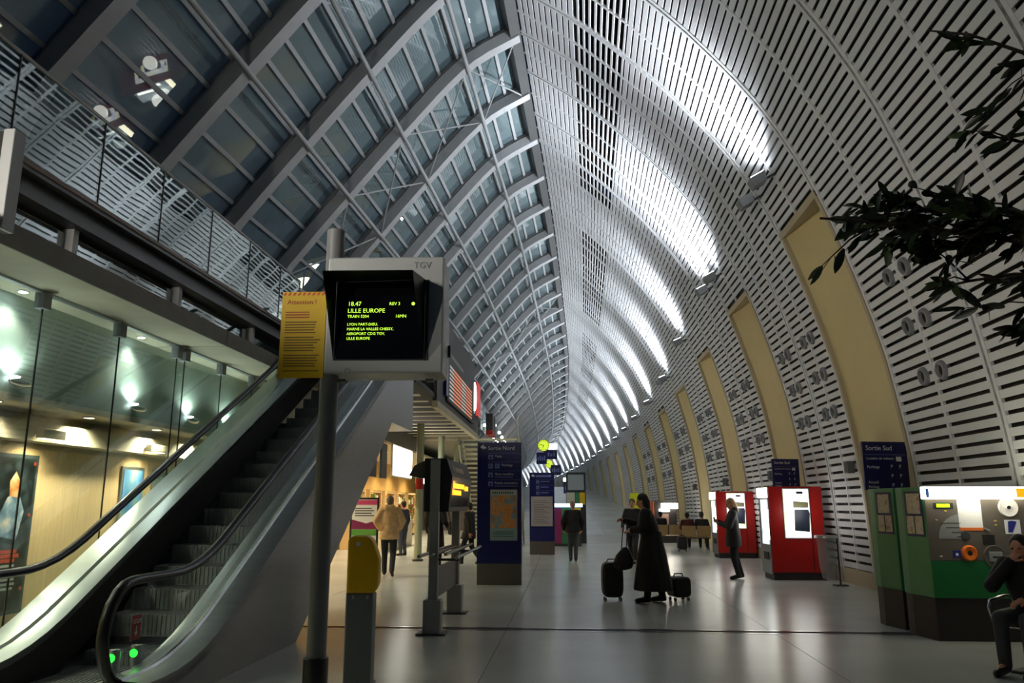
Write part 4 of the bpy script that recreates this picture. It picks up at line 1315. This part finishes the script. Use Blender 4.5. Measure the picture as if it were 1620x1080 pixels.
# Sortie Sud signs on the niches
def exit_sign(s, off, z, lab, k=1.0):
    t = thing('exit_sign', lab, 'sign', s, off, z, turn=12)
    MB().box(-.42 * k, .42 * k, 0, .05, 0, .84 * k).build('panel', NAVY, t, bevel=.006)
    text('Sortie Sud', .12 * k, SIGNW, t, (-.36 * k, -.004, .69 * k), name='lettering')
    text('Location de voitures', .062 * k, SIGNW, t, (-.36 * k, -.004, .53 * k), name='lettering')
    text('Parkings', .07 * k, SIGNW, t, (-.36 * k, -.004, .38 * k), name='lettering')
    text('Accueil', .065 * k, SIGNW, t, (-.36 * k, -.004, .12 * k), name='lettering')
    text('Parking', .065 * k, SIGNW, t, (-.36 * k, -.004, .04 * k), name='lettering')
    MB().box(-.38 * k, .38 * k, -.003, 0, .61 * k, .617 * k).build('rule', SIGNL, t)
    for x in (.08, .24):
        for zz in (.06, .22, .38): text('P', .09 * k, SIGNW, t, (x * k, -.004, zz * k), name='lettering')
    MB().box(.2 * k, .3 * k, -.003, 0, .50 * k, .58 * k).build('pictogram', SIGNW, t)
exit_sign(14.2, 5.42, 1.85, 'navy Sortie Sud sign on the cream niche above the green pay machines')
exit_sign(20.3, 5.38, 2.02, 'navy Sortie Sud sign on the niche behind the nearer red vending machine', .85)
# small grey boxes on the panels
for s, z, lab in ((16.15, 2.35, 'small grey box on the slotted wall next to the first cream niche'), (22.15, 2.4, 'small grey box on the slotted wall next to the second cream niche'), (28.15, 2.4, 'small grey box on the slotted wall next to the third cream niche'), (34.15, 2.35, 'small grey box on the slotted wall next to the fourth cream niche')):
    a = a_at_z(z, s); o, zz = rprof(a, s, -.10)
    t = thing('wall_box', lab, 'speaker', s + .1, o, zz)
    MB().box(-.08, .06, -.1, .1, -.12, .12).build('housing', mat('wall_box', (96, 98, 100), .5), t, bevel=.01)
    MB().box(-.085, -.08, -.07, .07, -.09, .09).build('grille', DSTEEL, t)

# bag stand (transparent bin)
t = thing('bag_stand', 'litter stand with a clear plastic bag hung from a metal ring by the wall', 'bin', 16.9, 5.15, 0)
MB().sweep([(.22, 0, .02), (.22, 0, 1.0)], .02, 8).build('post', DSTEEL, t, smooth=40)
MB().box(.10, .34, -.12, .12, 0, .02).build('foot', DSTEEL, t)
MB().sweep([(.2 * math.cos(a), .2 * math.sin(a), .96) for a in np.linspace(0, 2 * math.pi, 21)], .014, 6).build('ring', CHROME, t, smooth=40)
MB().lathe([(.02, .12), (.12, .14), (.17, .4), (.19, .94)], 18).build('bag', glass_mat('bag_plastic', (.8, .82, .84), 1.3, diffuse=(200, 200, 205), dfac=.3), t, smooth=60)
MB().lathe([(.23, .94), (.22, .99)], 18).build('lid_rim', ALU, t, smooth=40)

# lime board and lit booth near the benches
t = thing('lime_board', 'plain lime green board standing beside the far benches', 'board', 40, 3.75, 0)
MB().box(-.4, .4, 0, .06, 1.35, 2.15).build('panel', mat('lime', (196, 206, 30), .5, emit=.12), t)
for x in (-.33, .33): MB().box(x - .02, x + .02, .01, .05, 0, 1.35).build('leg', DSTEEL, t)
t = thing('lit_booth', 'dark photo booth with glowing cream headers behind the benches', 'booth', 34.5, 4.1, 0)
MB().box(-.3, .65, 0, .9, 0, 1.75).build('cabinet', PLINTH, t, bevel=.01)
MB().box(-.34, -.30, 0, .9, .1, 1.75).build('orange_side', mat('booth_orange', (214, 96, 30), .5), t)
MB().box(.0, .7, -.15, .1, 1.42, 1.66).build('lit_header', LAMPG, t, bevel=.03)
MB().box(-.1, .35, -.1, .05, 1.30, 1.42).build('lit_header', LAMPG, t, bevel=.03)
MB().box(-.05, .3, -.02, 0, .75, 1.2).build('picture', mat('booth_picture', (150, 120, 110), .5), t)
point('booth_glow', t, (.2, -.5, 1.4), 10, (1, .9, .7), .2)

# benches
def bench(s, off, lab, turn=0):
    t = thing('bench', lab, 'bench', s, off, 0, turn=turn)
    BW = mat('bench_ply', (176, 146, 96), .5, noise=.06)
    for i in range(2):
        x = -.52 + i * .54
        MB().box(x, x + .5, -.02, .43, .42, .45).build('seat', BW, t, bevel=.01)
        m = MB(); m.box(x, x + .5, -.025, 0, .48, .86); m.xf(Matrix.Rotation(R_(10), 4, 'X')); m.build('backrest', BW, t, bevel=.01)
    for x in (-.45, .45):
        MB().sweep([(x, .0, 0), (x, .04, .42)], .02, 6).build('leg', DSTEEL, t); MB().sweep([(x, .4, 0), (x, .36, .42)], .02, 6).build('leg', DSTEEL, t)
    MB().box(-.55, .55, .17, .22, .38, .42).build('beam', DSTEEL, t)
bench(29.6, 4.65, 'plywood bench with two people seated on it by the niches')
bench(31.0, 3.85, 'plywood bench beside the lit booth')

# ================================================================== PEOPLE
def remesh(mb, voxel, name, smooth_it=3):
    me = mb.mesh('tmp')
    o = bpy.data.objects.new('tmp', me); COL.objects.link(o)
    md = o.modifiers.new('r', 'REMESH'); md.mode = 'VOXEL'; md.voxel_size = voxel; md.use_smooth_shade = True
    sm = o.modifiers.new('s', 'SMOOTH'); sm.factor = .5; sm.iterations = smooth_it
    dg = bpy.context.evaluated_depsgraph_get()
    out = bpy.data.meshes.new_from_object(o.evaluated_get(dg)); out.name = name
    bpy.data.objects.remove(o)
    out.polygons.foreach_set('use_smooth', [True] * len(out.polygons))
    return out

def loft(mb, rings, n=16):
    """rings: (cx, cy, z, rx, ry)"""
    vs = []; fs = []
    for (cx, cy, z, rx, ry) in rings:
        for j in range(n):
            a = 2 * math.pi * j / n
            vs.append((cx + rx * math.cos(a), cy + ry * math.sin(a), z))
    k = len(rings)
    for i in range(k - 1):
        for j in range(n):
            fs.append((i * n + j, i * n + (j + 1) % n, (i + 1) * n + (j + 1) % n, (i + 1) * n + j))
    fs.append(tuple(range(n))[::-1]); fs.append(tuple(range((k - 1) * n, k * n)))
    return mb.add(vs, fs)

SKIN = mat('skin', (196, 140, 112), .5)
def hand(mb, wrist, d, nrm, curl=35, side=1, k=1.0):
    """palm, four unequal bent fingers and a thumb from the side of the palm"""
    w = Vector(wrist); d = Vector(d).normalized()
    nrm = Vector(nrm); nrm = (nrm - d * nrm.dot(d)).normalized()
    ac = d.cross(nrm) * side
    mb.limb(w, w + d * .05 * k, .028 * k, .034 * k, 8)
    for i in (-1, 0, 1): mb.limb(w + d * .02 * k + ac * i * .016 * k, w + d * .085 * k + ac * i * .022 * k, .017 * k, .014 * k, 6)
    for i, L in enumerate((.068, .078, .074, .056)):
        p = w + d * .09 * k + ac * ((i - 1.5) * .020 * k)
        dd = d.copy()
        for sgm in range(3):
            dd = (Matrix.Rotation(R_(curl) * (.6 if sgm == 0 else 1), 3, d.cross(nrm)) @ dd)
            q = p + dd * (L * k * (.45, .32, .23)[sgm])
            mb.limb(p, q, .0085 * k, .0075 * k, 6); p = q
    p = w + d * .03 * k - ac * .03 * k
    dd = (d * .75 - ac * .65 + nrm * .25).normalized()
    q = p + dd * .04 * k; mb.limb(p, q, .012 * k, .010 * k, 6)
    mb.limb(q, q + (dd + d * .5).normalized() * .03 * k, .010 * k, .008 * k, 6)

def person(label, s, off, turn=0, h=1.75, j=None, top=(20, 20, 22), hem=.80, legs=(24, 26, 32), hair=(40, 28, 20), hair_len=0, shoe=(16, 15, 15), voxel=.016, bulk=1.0, lean=0, head_turn=0, head_nod=0,
           flare=1.0, world_z=0.0, hood=False, bare_top=False, group=None, seated=False):
    t = thing('person', label, 'person', s, off, world_z, turn=turn, group=group)
    k = h / 1.75
    J = dict(pel=(0, 0, .95), chest=(0, .01, 1.28), neck=(0, .0, 1.47), head=(0, .03, 1.625), lsh=(-.18, 0, 1.42), rsh=(.18, 0, 1.42),
             lel=(-.235, -.03, 1.14), rel=(.235, -.03, 1.14), lwr=(-.24, .07, .90), rwr=(.24, .07, .90),
             lhp=(-.095, 0, .91), rhp=(.095, 0, .91), lkn=(-.10, .03, .50), rkn=(.10, .03, .50), lan=(-.10, -.02, .09), ran=(.10, -.02, .09), ltoe=(-.11, .14, .035), rtoe=(.11, .14, .035))
    if j: J.update(j)
    V = {a: Vector(b) * k for a, b in J.items() if not a.endswith(('palm', 'curl'))}
    if lean:
        for a in V:
            if V[a].z > .9 * k and a not in ('lwr', 'rwr', 'lel', 'rel'):
                V[a].y += (V[a].z - .9 * k) * math.tan(R_(lean))
    # --- body, one continuous skin
    b = MB()
    def trunk(mb, g):
        pel, ch, nk = V['pel'], V['chest'], V['neck']
        rings = []
        for f, rx, ry in ((-.12, .10, .085), (0, .155, .105), (.3, .14, .10), (.7, .165, .115), (1.0, .18, .11), (1.35, .15, .085), (1.55, .075, .065)):
            c = pel + (ch - pel) * f if f <= 1 else ch + (nk - ch) * min(1, (f - 1) / .55)
            rings.append((c.x, c.y, c.z, rx * k * g, ry * k * g))
        loft(mb, rings)
    trunk(b, 1.0)
    for sd in 'lr':
        b.limb(V[sd + 'sh'], V[sd + 'el'], .052 * k, .042 * k); b.limb(V[sd + 'el'], V[sd + 'wr'], .041 * k, .027 * k)
        b.limb(V[sd + 'hp'], V[sd + 'kn'], .082 * k, .056 * k); b.limb(V[sd + 'kn'], V[sd + 'an'], .055 * k, .036 * k)
        b.limb(V[sd + 'an'], V[sd + 'toe'], .036 * k, .03 * k)
    b.limb(V['neck'] - Vector((0, 0, .04)), V['head'] - Vector((0, .01, .03)), .056 * k, .052 * k)
    hm = MB(); c = Vector((0, 0, 0))
    hm.ball((0, -.012, .025), .076, .094, .098); hm.ball((0, .03, -.045), .055, .058, .068); hm.limb((0, .088, .005), (0, .107, -.025), .010, .014, 6)
    for sx in (-1, 1): hm.ball((sx * .076, -.005, -.005), .014, .022, .034, 8, 6)
    HM = Matrix.Translation(V['head']) @ Matrix.Rotation(R_(head_turn), 4, 'Z') @ Matrix.Rotation(R_(-head_nod), 4, 'X') @ Matrix.Scale(k, 4)
    hm.xf(HM); b.add(hm.v, hm.f)
    me = remesh(b, voxel * .8, 'body')
    hb = MB()
    for sd, sx in (('l', -1), ('r', 1)):
        d = (V[sd + 'wr'] - V[sd + 'el'])
        hand(hb, V[sd + 'wr'] + d.normalized() * .015, d, J.get(sd + 'palm', (-sx, .3, 0)), J.get(sd + 'curl', 28), sx, k)
    o = len(me.vertices)
    vs = [tuple(v.co) for v in me.vertices] + hb.v
    fs = [tuple(p.vertices) for p in me.polygons] + [tuple(i + o for i in f) for f in hb.f]
    m2 = bpy.data.meshes.new('body'); m2.from_pydata(vs, [], fs); m2.polygons.foreach_set('use_smooth', [True] * len(m2.polygons)); m2.materials.append(SKIN)
    bpy.data.meshes.remove(me)
    body = link('body', m2, t)
    for sx in (-1, 1):
        e = MB(); e.ball((sx * .031, .076, .012), .012, .010, .009, 8, 6); e.xf(HM); e.build('eye', mat('eye_dark', (24, 18, 14), .2), body, smooth=80)
    e = MB(); e.ball((0, .083, -.062), .024, .008, .006, 8, 6); e.xf(HM); e.build('mouth', mat('lip', (150, 80, 72), .5), body, smooth=80)
    # --- hair
    hr_ = MB(); hr_.ball((0, -.026, .04), .088, .098, .100); hr_.ball((0, -.06, -.01), .072, .062, .085)
    if hair_len: hr_.limb((0, -.06, -.02), (0, -.07, -.06 - hair_len), .075, .05)
    if hair_len: hr_.limb((-.06, -.02, 0), (-.065, -.03, -.04 - hair_len * .8), .03, .03); hr_.limb((.06, -.02, 0), (.065, -.03, -.04 - hair_len * .8), .03, .03)
    hr_.xf(HM)
    hme = remesh(hr_, .012, 'hair'); hme.materials.append(mat('hair_%d_%d_%d' % hair, hair, .6, noise=.3, nscale=40, bump=.3)); link('hair', hme, t)
    if hood:
        hd = MB(); hd.limb(V['neck'] + Vector((-.07, -.06, .03)), V['neck'] + Vector((.07, -.06, .03)), .07, .07); 
    # --- top
    cm = mat('cloth_%d_%d_%d' % top, top, .8, noise=.12, nscale=14, bump=.12)
    cl = MB(); trunk(cl, 1.13 * bulk)
    cl.limb(V['lsh'], V['rsh'], .075 * k * bulk, .075 * k * bulk)
    for sd in 'lr':
        cl.limb(V[sd + 'sh'], V[sd + 'el'], .074 * k * bulk, .062 * k * bulk); cl.limb(V[sd + 'el'], V[sd + 'wr'], .060 * k * bulk, .046 * k * bulk)
    if hood: cl.add(hd.v, hd.f)
    pel = V['pel']
    hz = hem * k
    if not seated:
        mid = (V['lkn'] + V['rkn']) * .5
        rings = [(pel.x, pel.y, pel.z + .18 * k, .155 * k * bulk, .125 * k * bulk), (pel.x, pel.y, pel.z, .178 * k * bulk, .145 * k * bulk)]
        n = 4
        for i in range(1, n + 1):
            f = i / n; z = pel.z + (hz - pel.z) * f
            g = 1 + (flare - 1) * f
            cx = pel.x + (mid.x - pel.x) * f * .5; cy = pel.y + (mid.y - pel.y) * f * .7
            rings.append((cx, cy, z, .182 * k * bulk * g, .155 * k * bulk * g))
        if hz < pel.z: loft(cl, rings[::-1])
    cme = remesh(cl, voxel, 'coat'); cme.materials.append(cm); link('coat' if hem < .7 else 'jacket', cme, t)
    # --- trousers
    tr = MB()
    for sd in 'lr':
        tr.limb(V[sd + 'hp'], V[sd + 'kn'], .10 * k, .076 * k); tr.limb(V[sd + 'kn'], V[sd + 'an'] + Vector((0, 0, -.01)), .073 * k, .058 * k)
    tr.ball(tuple(pel + Vector((0, -.01, -.02)) * k), .165 * k, .125 * k, .12 * k)
    tme = remesh(tr, voxel, 'trousers'); tme.materials.append(mat('cloth_%d_%d_%d' % legs, legs, .8, noise=.12, nscale=14, bump=.12)); link('trousers', tme, t)
    # --- shoes
    for sd in 'lr':
        sh = MB(); sh.limb(V[sd + 'an'] + Vector((0, -.02, -.02)), V[sd + 'toe'], .046 * k, .038 * k); sh.limb(V[sd + 'an'] + Vector((0, -.03, -.045)), V[sd + 'toe'] + Vector((0, -.02, -.005)), .036 * k, .034 * k)
        sme = remesh(sh, .012, 'shoe'); sme.materials.append(mat('shoe_%d_%d_%d' % shoe, shoe, .4)); link('shoe', sme, t)
    return t

WALK = dict(lkn=(-.10, .16, .52), lan=(-.10, .20, .10), ltoe=(-.11, .36, .05), rkn=(.10, -.02, .50), ran=(.10, -.30, .16), rtoe=(.11, -.17, .05), lel=(-.25, -.12, 1.16), lwr=(-.26, -.14, .92), rel=(.25, .08, 1.16), rwr=(.24, .22, .98))
person('person in a puffy tan jacket and dark trousers walking past the shops', 18.3, -4.23, 8, 1.80, dict(WALK, lel=(-.30, -.06, 1.2), lwr=(-.24, .12, 1.05), rel=(.30, -.04, 1.2), rwr=(.24, .14, 1.05)), (214, 178, 128), .80, (24, 27, 34), (120, 104, 84), voxel=.018, bulk=1.22, hood=True)
person('person in a long black coat with a shoulder bag behind the display stand', 20.5, -3.50, -10, 1.78, dict(rel=(.26, -.05, 1.16), rwr=(.30, .10, 1.0)), (16, 16, 18), .38, (18, 18, 20), (24, 18, 14), 0.04, voxel=.018, bulk=1.12, flare=1.15)
person('person in a short black jacket walking behind the second post of the display stand', 22.0, -2.80, 70, 1.66, WALK, (15, 15, 17), .72, (20, 20, 22), (22, 16, 12), voxel=.018, bulk=1.2, flare=1.2)
person('person in dark clothes browsing near the shop counter', 25.6, -5.35, 60, 1.72, None, (40, 38, 44), .75, (60, 66, 78), (24, 18, 14), voxel=.02)
person('bald person in a bulky black jacket and grey jeans walking away by the kiosk', 23.4, .06, 2, 1.70, dict(lkn=(-.085, .05, .5), lan=(-.075, .04, .09), ltoe=(-.09, .2, .035), rkn=(.085, .0, .5), ran=(.07, -.10, .10), rtoe=(.08, .06, .035), lel=(-.30, -.02, 1.14), lwr=(-.27, .10, .93), rel=(.30, -.02, 1.14), rwr=(.27, .1, .93)), (13, 14, 15), .84, (62, 66, 70), (186, 150, 128), voxel=.018, bulk=1.22, shoe=(14, 14, 14))
person('person in a long black coat holding out a handbag between two suitcases', 13.9, 1.30, 82, 1.79, dict(rel=(.24, .20, 1.22), rwr=(.16, .44, 1.30), lel=(-.22, .12, 1.18), lwr=(-.14, .30, 1.16), lpalm=(.3, 0, -1), rpalm=(-.2, 0, -1), rcurl=55,
       lkn=(-.12, .06, .5), lan=(-.13, .10, .09), ltoe=(-.13, .27, .035), rkn=(.11, -.06, .5), ran=(.12, -.14, .09), rtoe=(.13, .03, .035)), (9, 9, 10), .20, (11, 11, 12), (20, 15, 12), .05, lean=9, head_nod=14, flare=1.55, bulk=1.36, voxel=.013)
person('person in a dark jacket with reddish shoes walking behind the long black coat', 22.6, 1.72, 160, 1.76, WALK, (28, 27, 30), .74, (44, 42, 44), (60, 40, 28), voxel=.018, shoe=(70, 30, 22))
person('woman in a dark hooded coat reading a white paper beside the red vending machine', 18.2, 3.55, 84, 1.74, dict(rel=(.22, .12, 1.14), rwr=(.08, .30, 1.24), lel=(-.22, .10, 1.14), lwr=(-.07, .29, 1.20), lpalm=(0, -.3, 1), rpalm=(0, -.3, 1),
       lkn=(-.08, .03, .5), lan=(-.08, -.06, .11), ltoe=(-.09, .10, .035), rkn=(.09, -.03, .5), ran=(.09, -.14, .11), rtoe=(.10, .02, .035)), (38, 36, 36), .70, (16, 16, 18), (150, 112, 70), .12, head_nod=22, bulk=1.12, hood=True, voxel=.015)
SIT = dict(pel=(0, 0, .55), chest=(0, .02, .88), neck=(0, .03, 1.07), head=(0, .06, 1.225), lsh=(-.18, .02, 1.02), rsh=(.18, .02, 1.02), lel=(-.24, .10, .78), rel=(.24, .10, .78), lwr=(-.12, .32, .68), rwr=(.12, .32, .68),
           lhp=(-.10, .02, .52), rhp=(.10, .02, .52), lkn=(-.12, .46, .52), rkn=(.12, .46, .52), lan=(-.12, .46, .10), ran=(.12, .46, .10), ltoe=(-.13, .62, .035), rtoe=(.13, .62, .035), lpalm=(.2, 0, -1), rpalm=(-.2, 0, -1))
person('seated person in a dark red top on the bench, back to the entrance', 29.85, 4.40, 0, 1.7, SIT, (70, 18, 18), .55, (30, 30, 34), (22, 16, 12), voxel=.02, seated=True)
person('seated person in black on the bench, next to the red top', 29.85, 4.92, -15, 1.74, SIT, (18, 18, 22), .55, (30, 30, 34), (30, 20, 16), voxel=.02, seated=True)
person('seated person in a dark coat on the bench beside the lit booth', 31.3, 3.62, 10, 1.74, SIT, (24, 24, 28), .55, (34, 34, 40), (26, 20, 16), voxel=.02, seated=True)
person('person in a black jumper and grey jeans sitting with a hand over the mouth', 8.56, 4.54, 128, 1.78, dict(SIT, chest=(0, .05, .86), neck=(0, .10, 1.04), head=(.0, .17, 1.165), rel=(.24, .30, .80), rwr=(.04, .30, 1.04), lel=(-.26, .16, .76), lwr=(-.10, .36, .70), rpalm=(-.3, -.9, .1), rcurl=40, lsh=(-.19, .06, .99), rsh=(.19, .08, 1.0)),
       (12, 12, 13), .55, (58, 62, 66), (26, 20, 16), voxel=.011, seated=True, head_nod=10, head_turn=0, bulk=1.15)

# seat row under the seated person on the right
t = thing('seat_row', 'dark metal waiting seats with chrome armrests in front of the pay machines', 'seat', 8.62, 4.58, 0, turn=128)
SEATM = mat('seat_maroon', (44, 22, 20), .5)
for x in (0, -.58):
    MB().box(x - .24, x + .24, -.16, .30, .425, .45).build('seat', SEATM, t, bevel=.01)
    m = MB(); m.box(x - .24, x + .24, -.02, 0, 0, .46); m.xf(Matrix.Translation((0, -.2, .47)) @ Matrix.Rotation(R_(12), 4, 'X')); m.build('backrest', SEATM, t, bevel=.01)
for x in (-.87, -.29, .29):
    MB().sweep([(x, -.2, .44), (x, -.18, .68), (x, .0, .69), (x, .30, .66), (x, .34, .60), (x, .26, .43)], .017, 8).build('armrest', CHROME, t, smooth=50)
for x in (-.68, .1):
    MB().sweep([(x, .06, .02), (x, .02, .40)], .03, 8).build('leg', DSTEEL, t, smooth=50); MB().box(x - .05, x + .05, -.25, .35, 0, .025).build('foot', DSTEEL, t, bevel=.005)
MB().box(-.9, .32, -.0, .06, .38, .42).build('beam', CHROME, t)

# ---- luggage
LUG = mat('luggage_black', (12, 12, 13), .55, noise=.15, nscale=30, bump=.1)
def suitcase(s, off, w, d, h, lab, turn=0, handle=True, m=LUG):
    t = thing('suitcase', lab, 'suitcase', s, off, 0, turn=turn)
    b = MB(); n = 10
    out = []
    for i in range(24):
        a = 2 * math.pi * i / 24; ca, sa = math.cos(a), math.sin(a)
        out.append((math.copysign(abs(ca) ** .45, ca) * w / 2, .06 + (h - .06) * (.5 + .5 * math.copysign(abs(sa) ** .45, sa))))
    b.prism(out, 'y', -d / 2, d / 2); b.build('shell', m, t, bevel=.03)
    MB().prism([(x * .86, .06 + (z - .06) * .84 + .03) for x, z in out], 'y', -d / 2 - .025, -d / 2).build('front_pocket', m, t, bevel=.012)
    MB().sweep([(-.09, 0, h - .005), (-.07, 0, h + .045), (.07, 0, h + .045), (.09, 0, h - .005)], .012, 6).build('handle', BLACK, t)
    for x in (-w * .36, w * .36):
        for y in (-d * .32, d * .32): MB().lathe([(.03, -.015), (.03, .015)], 12, (x, y, .03), 'x').build('wheel', BLACK, t)
    return t
suitcase(14.1, .62, .36, .26, .64, 'tall rounded black suitcase standing below the handbag', 5)
suitcase(14.2, 1.76, .34, .3, .40, 'low black wheeled bag behind the long black coat', 20)
suitcase(28.6, 3.98, .34, .26, .5, 'black suitcase on the floor by the far benches')
suitcase(31.4, 3.1, .36, .3, .42, 'red bag on the floor beside the lit booth', 0, m=mat('bag_red', (190, 24, 30), .6))
# handbag hanging from the outstretched hand
t = thing('handbag', 'black slouchy handbag hanging on its strap from an outstretched hand', 'handbag', 13.92, .80, .52)
b = MB(); loft(b, [(0, 0, 0, .06, .05), (0, 0, .03, .15, .09), (.01, 0, .12, .18, .11), (.02, 0, .24, .14, .09), (.04, 0, .34, .07, .05), (.045, 0, .38, .03, .03)])
hm = remesh(b, .012, 'pouch'); hm.materials.append(LUG); link('pouch', hm, t)
MB().sweep([(-.02, 0, .30), (.0, .01, .55), (.04, 0, .79), (.08, 0, .77), (.08, -.01, .55), (.06, 0, .33)], .010, 6).build('strap', BLACK, t)
# grey bag of the person behind the stand
t = thing('shoulder_bag', 'shiny dark shoulder bag at the side of the long black coat behind the stand', 'bag', 20.4, -3.10, .85)
b = MB(); loft(b, [(0, 0, 0, .05, .10), (0, 0, .04, .07, .16), (0, 0, .2, .07, .17), (0, 0, .34, .04, .14)])
hm = remesh(b, .014, 'pouch'); hm.materials.append(mat('bag_leather', (50, 50, 54), .25)); link('pouch', hm, t)
MB().sweep([(0, -.12, .3), (-.06, -.06, .55), (-.08, 0, .62), (-.06, .06, .55), (0, .12, .3)], .010, 6).build('strap', BLACK, t)
# paper in the woman's hands
t = thing('paper', 'white folded paper held in the hands of the woman in the hooded coat', 'paper', 18.2, 3.20, 1.20)
m = MB(); m.add([(-.05, -.10, .05), (-.05, .10, .05), (.10, .10, -.05), (.10, -.10, -.05), (-.05, -.10, .053), (-.05, .10, .053), (.10, .10, -.047), (.10, -.10, -.047)], [(0, 1, 2, 3), (4, 7, 6, 5), (0, 4, 5, 1), (2, 6, 7, 3)]); m.build('sheet', mat('paper_white', (228, 230, 226), .6), t)
# standing poster by the shops
t = thing('poster_stand', 'black framed poster stand with magenta and green bands in front of the shops', 'poster stand', 20.0, -5.25, 0, turn=8)
MB().box(-.36, .36, 0, .06, .55, 1.78).build('frame', MBLACK, t, bevel=.008)
MB().box(-.31, .31, -.006, 0, .60, 1.73).build('sheet', mat('paper_white', (228, 230, 226), .6), t)
MB().box(-.31, .31, -.010, -.006, 1.60, 1.72).build('print_band', mat('magenta_pale', (190, 60, 110), .6), t)
MB().prism([(-.31, 1.0), (.31, 1.0), (.31, 1.22), (.05, 1.14), (-.31, 1.24)], 'y', -.010, -.006).build('print_band', mat('magenta_dark', (120, 24, 76), .6), t)
MB().box(-.31, .31, -.010, -.006, .84, .99).build('print_band', mat('poster_green', (90, 150, 60), .6), t)
for i in range(4): MB().box(-.24, .24 - .06 * (i % 2), -.010, -.006, 1.32 + i * .06, 1.345 + i * .06).build('print_line', mat('map_ink', (50, 60, 60), .5), t)
for x in (-.30, .30): MB().box(x - .02, x + .02, .0, .05, 0, .55).build('leg', MBLACK, t)
MB().box(-.36, .36, -.2, .26, 0, .02).build('foot', MBLACK, t)

# ================================================================== INDOOR TREE AT THE RIGHT
t = tree = thing('indoor_tree', 'dark leafy indoor tree in a planter reaching over the seats', 'tree', 3.3, 2.55, 0)
MB().lathe([(.30, 0), (.36, .5), (.40, .55), (.36, .56), (.34, .50), (.05, .49)], 24).build('planter', mat('planter_grey', (90, 88, 84), .6), t, smooth=40)
BARK = mat('bark', (44, 34, 24), .8, noise=.2, nscale=30, bump=.3)
rr = random.Random(21)
trunk = [(0, 0, .4), (.03, .02, 1.1), (-.02, 0, 1.8), (.02, .03, 2.5), (0, 0, 3.2), (.03, 0, 3.9)]
MB().sweep(trunk, [.05, .045, .04, .034, .026, .012], 10).build('trunk', BARK, t, smooth=60)
leafpos = []
def branch(p0, p1, r, n_tw, seed, sag=.08):
    q = random.Random(seed)
    p0 = Vector(p0); p1 = Vector(p1)
    pts = [p0 + (p1 - p0) * f + Vector((0, 0, math.sin(f * math.pi) * sag + q.uniform(-.02, .02))) + Vector((0, q.uniform(-.03, .03), 0)) for f in np.linspace(0, 1, 7)]
    MB().sweep(pts, [r * (1 - .75 * i / 6) for i in range(7)], 6).build('branch', BARK, tree, smooth=60)
    for i in range(n_tw):
        f = q.uniform(.25, 1.0); a = pts[int(f * 5.99)]
        d = ((p1 - p0).normalized() + Vector((q.uniform(-.5, .5), q.uniform(-.7, .7), q.uniform(-.75, .45)))).normalized()
        L = q.uniform(.14, .34)
        tw = [a, a + d * L * .5 + Vector((0, 0, .01)), a + d * L + Vector((0, 0, -.02))]
        MB().sweep(tw, [r * .3, r * .22, r * .1], 5).build('twig', BARK, tree)
        for k in range(q.randint(7, 11)):
            g = q.uniform(.15, 1.05); c = tw[0] + (tw[2] - tw[0]) * g
            ld = (d * .8 + Vector((q.uniform(-.8, .8), q.uniform(-.8, .8), q.uniform(-.9, .35)))).normalized()
            leafpos.append((c, ld, q.uniform(.07, .125), q.uniform(0, 6.28)))
branch((0, 0, 2.47), (-1.52, -.05, 2.79), .020, 15, 1); branch((0, 0, 2.62), (-1.2, .15, 2.89), .020, 16, 2); branch((0, 0, 2.72), (-1.0, -.1, 2.69), .018, 16, 3)
branch((0, 0, 2.42), (-1.05, .1, 2.53), .016, 10, 4); branch((0, 0, 2.32), (-.78, -.15, 2.37), .014, 7, 5, .02); branch((0, 0, 2.92), (-.70, .05, 3.19), .018, 7, 6)
branch((0, 0, 3.22), (-.95, .0, 3.72), .015, 4, 7); branch((0, 0, 2.52), (.7, .3, 2.87), .02, 6, 8); branch((0, 0, 3.02), (.5, -.3, 3.37), .018, 6, 9)
lf = MB(); N = 5
vs = []
for i in range(N + 1):
    f = i / N; w = .16 * math.sin(math.pi * min(1, f * .92 + .06)) ** .8
    z = -.10 * f * f
    vs += [(-w, f, z + .03 * (1 if 0 < i < N else 0)), (0, f, z), (w, f, z + .03 * (1 if 0 < i < N else 0))]
fs = []
for i in range(N):
    for j in range(2): fs.append((3 * i + j, 3 * i + 1 + j, 3 * i + 4 + j, 3 * i + 3 + j))
lf.add(vs, fs)
LEAF = [mat('leaf_dark', (26, 38, 20), .4, noise=.2, nscale=8), mat('leaf_mid', (44, 64, 28), .4, noise=.2, nscale=8)]
lme = []
for m in LEAF:
    me = lf.mesh('leaf', 60); me.materials.append(m); lme.append(me)
order = sorted(range(len(leafpos)), key=lambda i: leafpos[i][0].x)
rest = MB()
for n, i in enumerate(order):
    c, d, L, roll = leafpos[i]
    M = Matrix.Translation(c) @ d.to_track_quat('Y', 'Z').to_matrix().to_4x4() @ Matrix.Rotation(roll * .35, 4, 'Y') @ Matrix.Scale(L, 4)
    if n < 300:
        o = link('leaf', lme[0 if rr.random() < .7 else 1], tree); o.matrix_local = M
    else:
        b = MB().add(lf.v, lf.f); b.xf(M); rest.add(b.v, b.f)
if rest.v: tag(rest.build('leaf', LEAF[0], tree, smooth=60), kind='stuff')
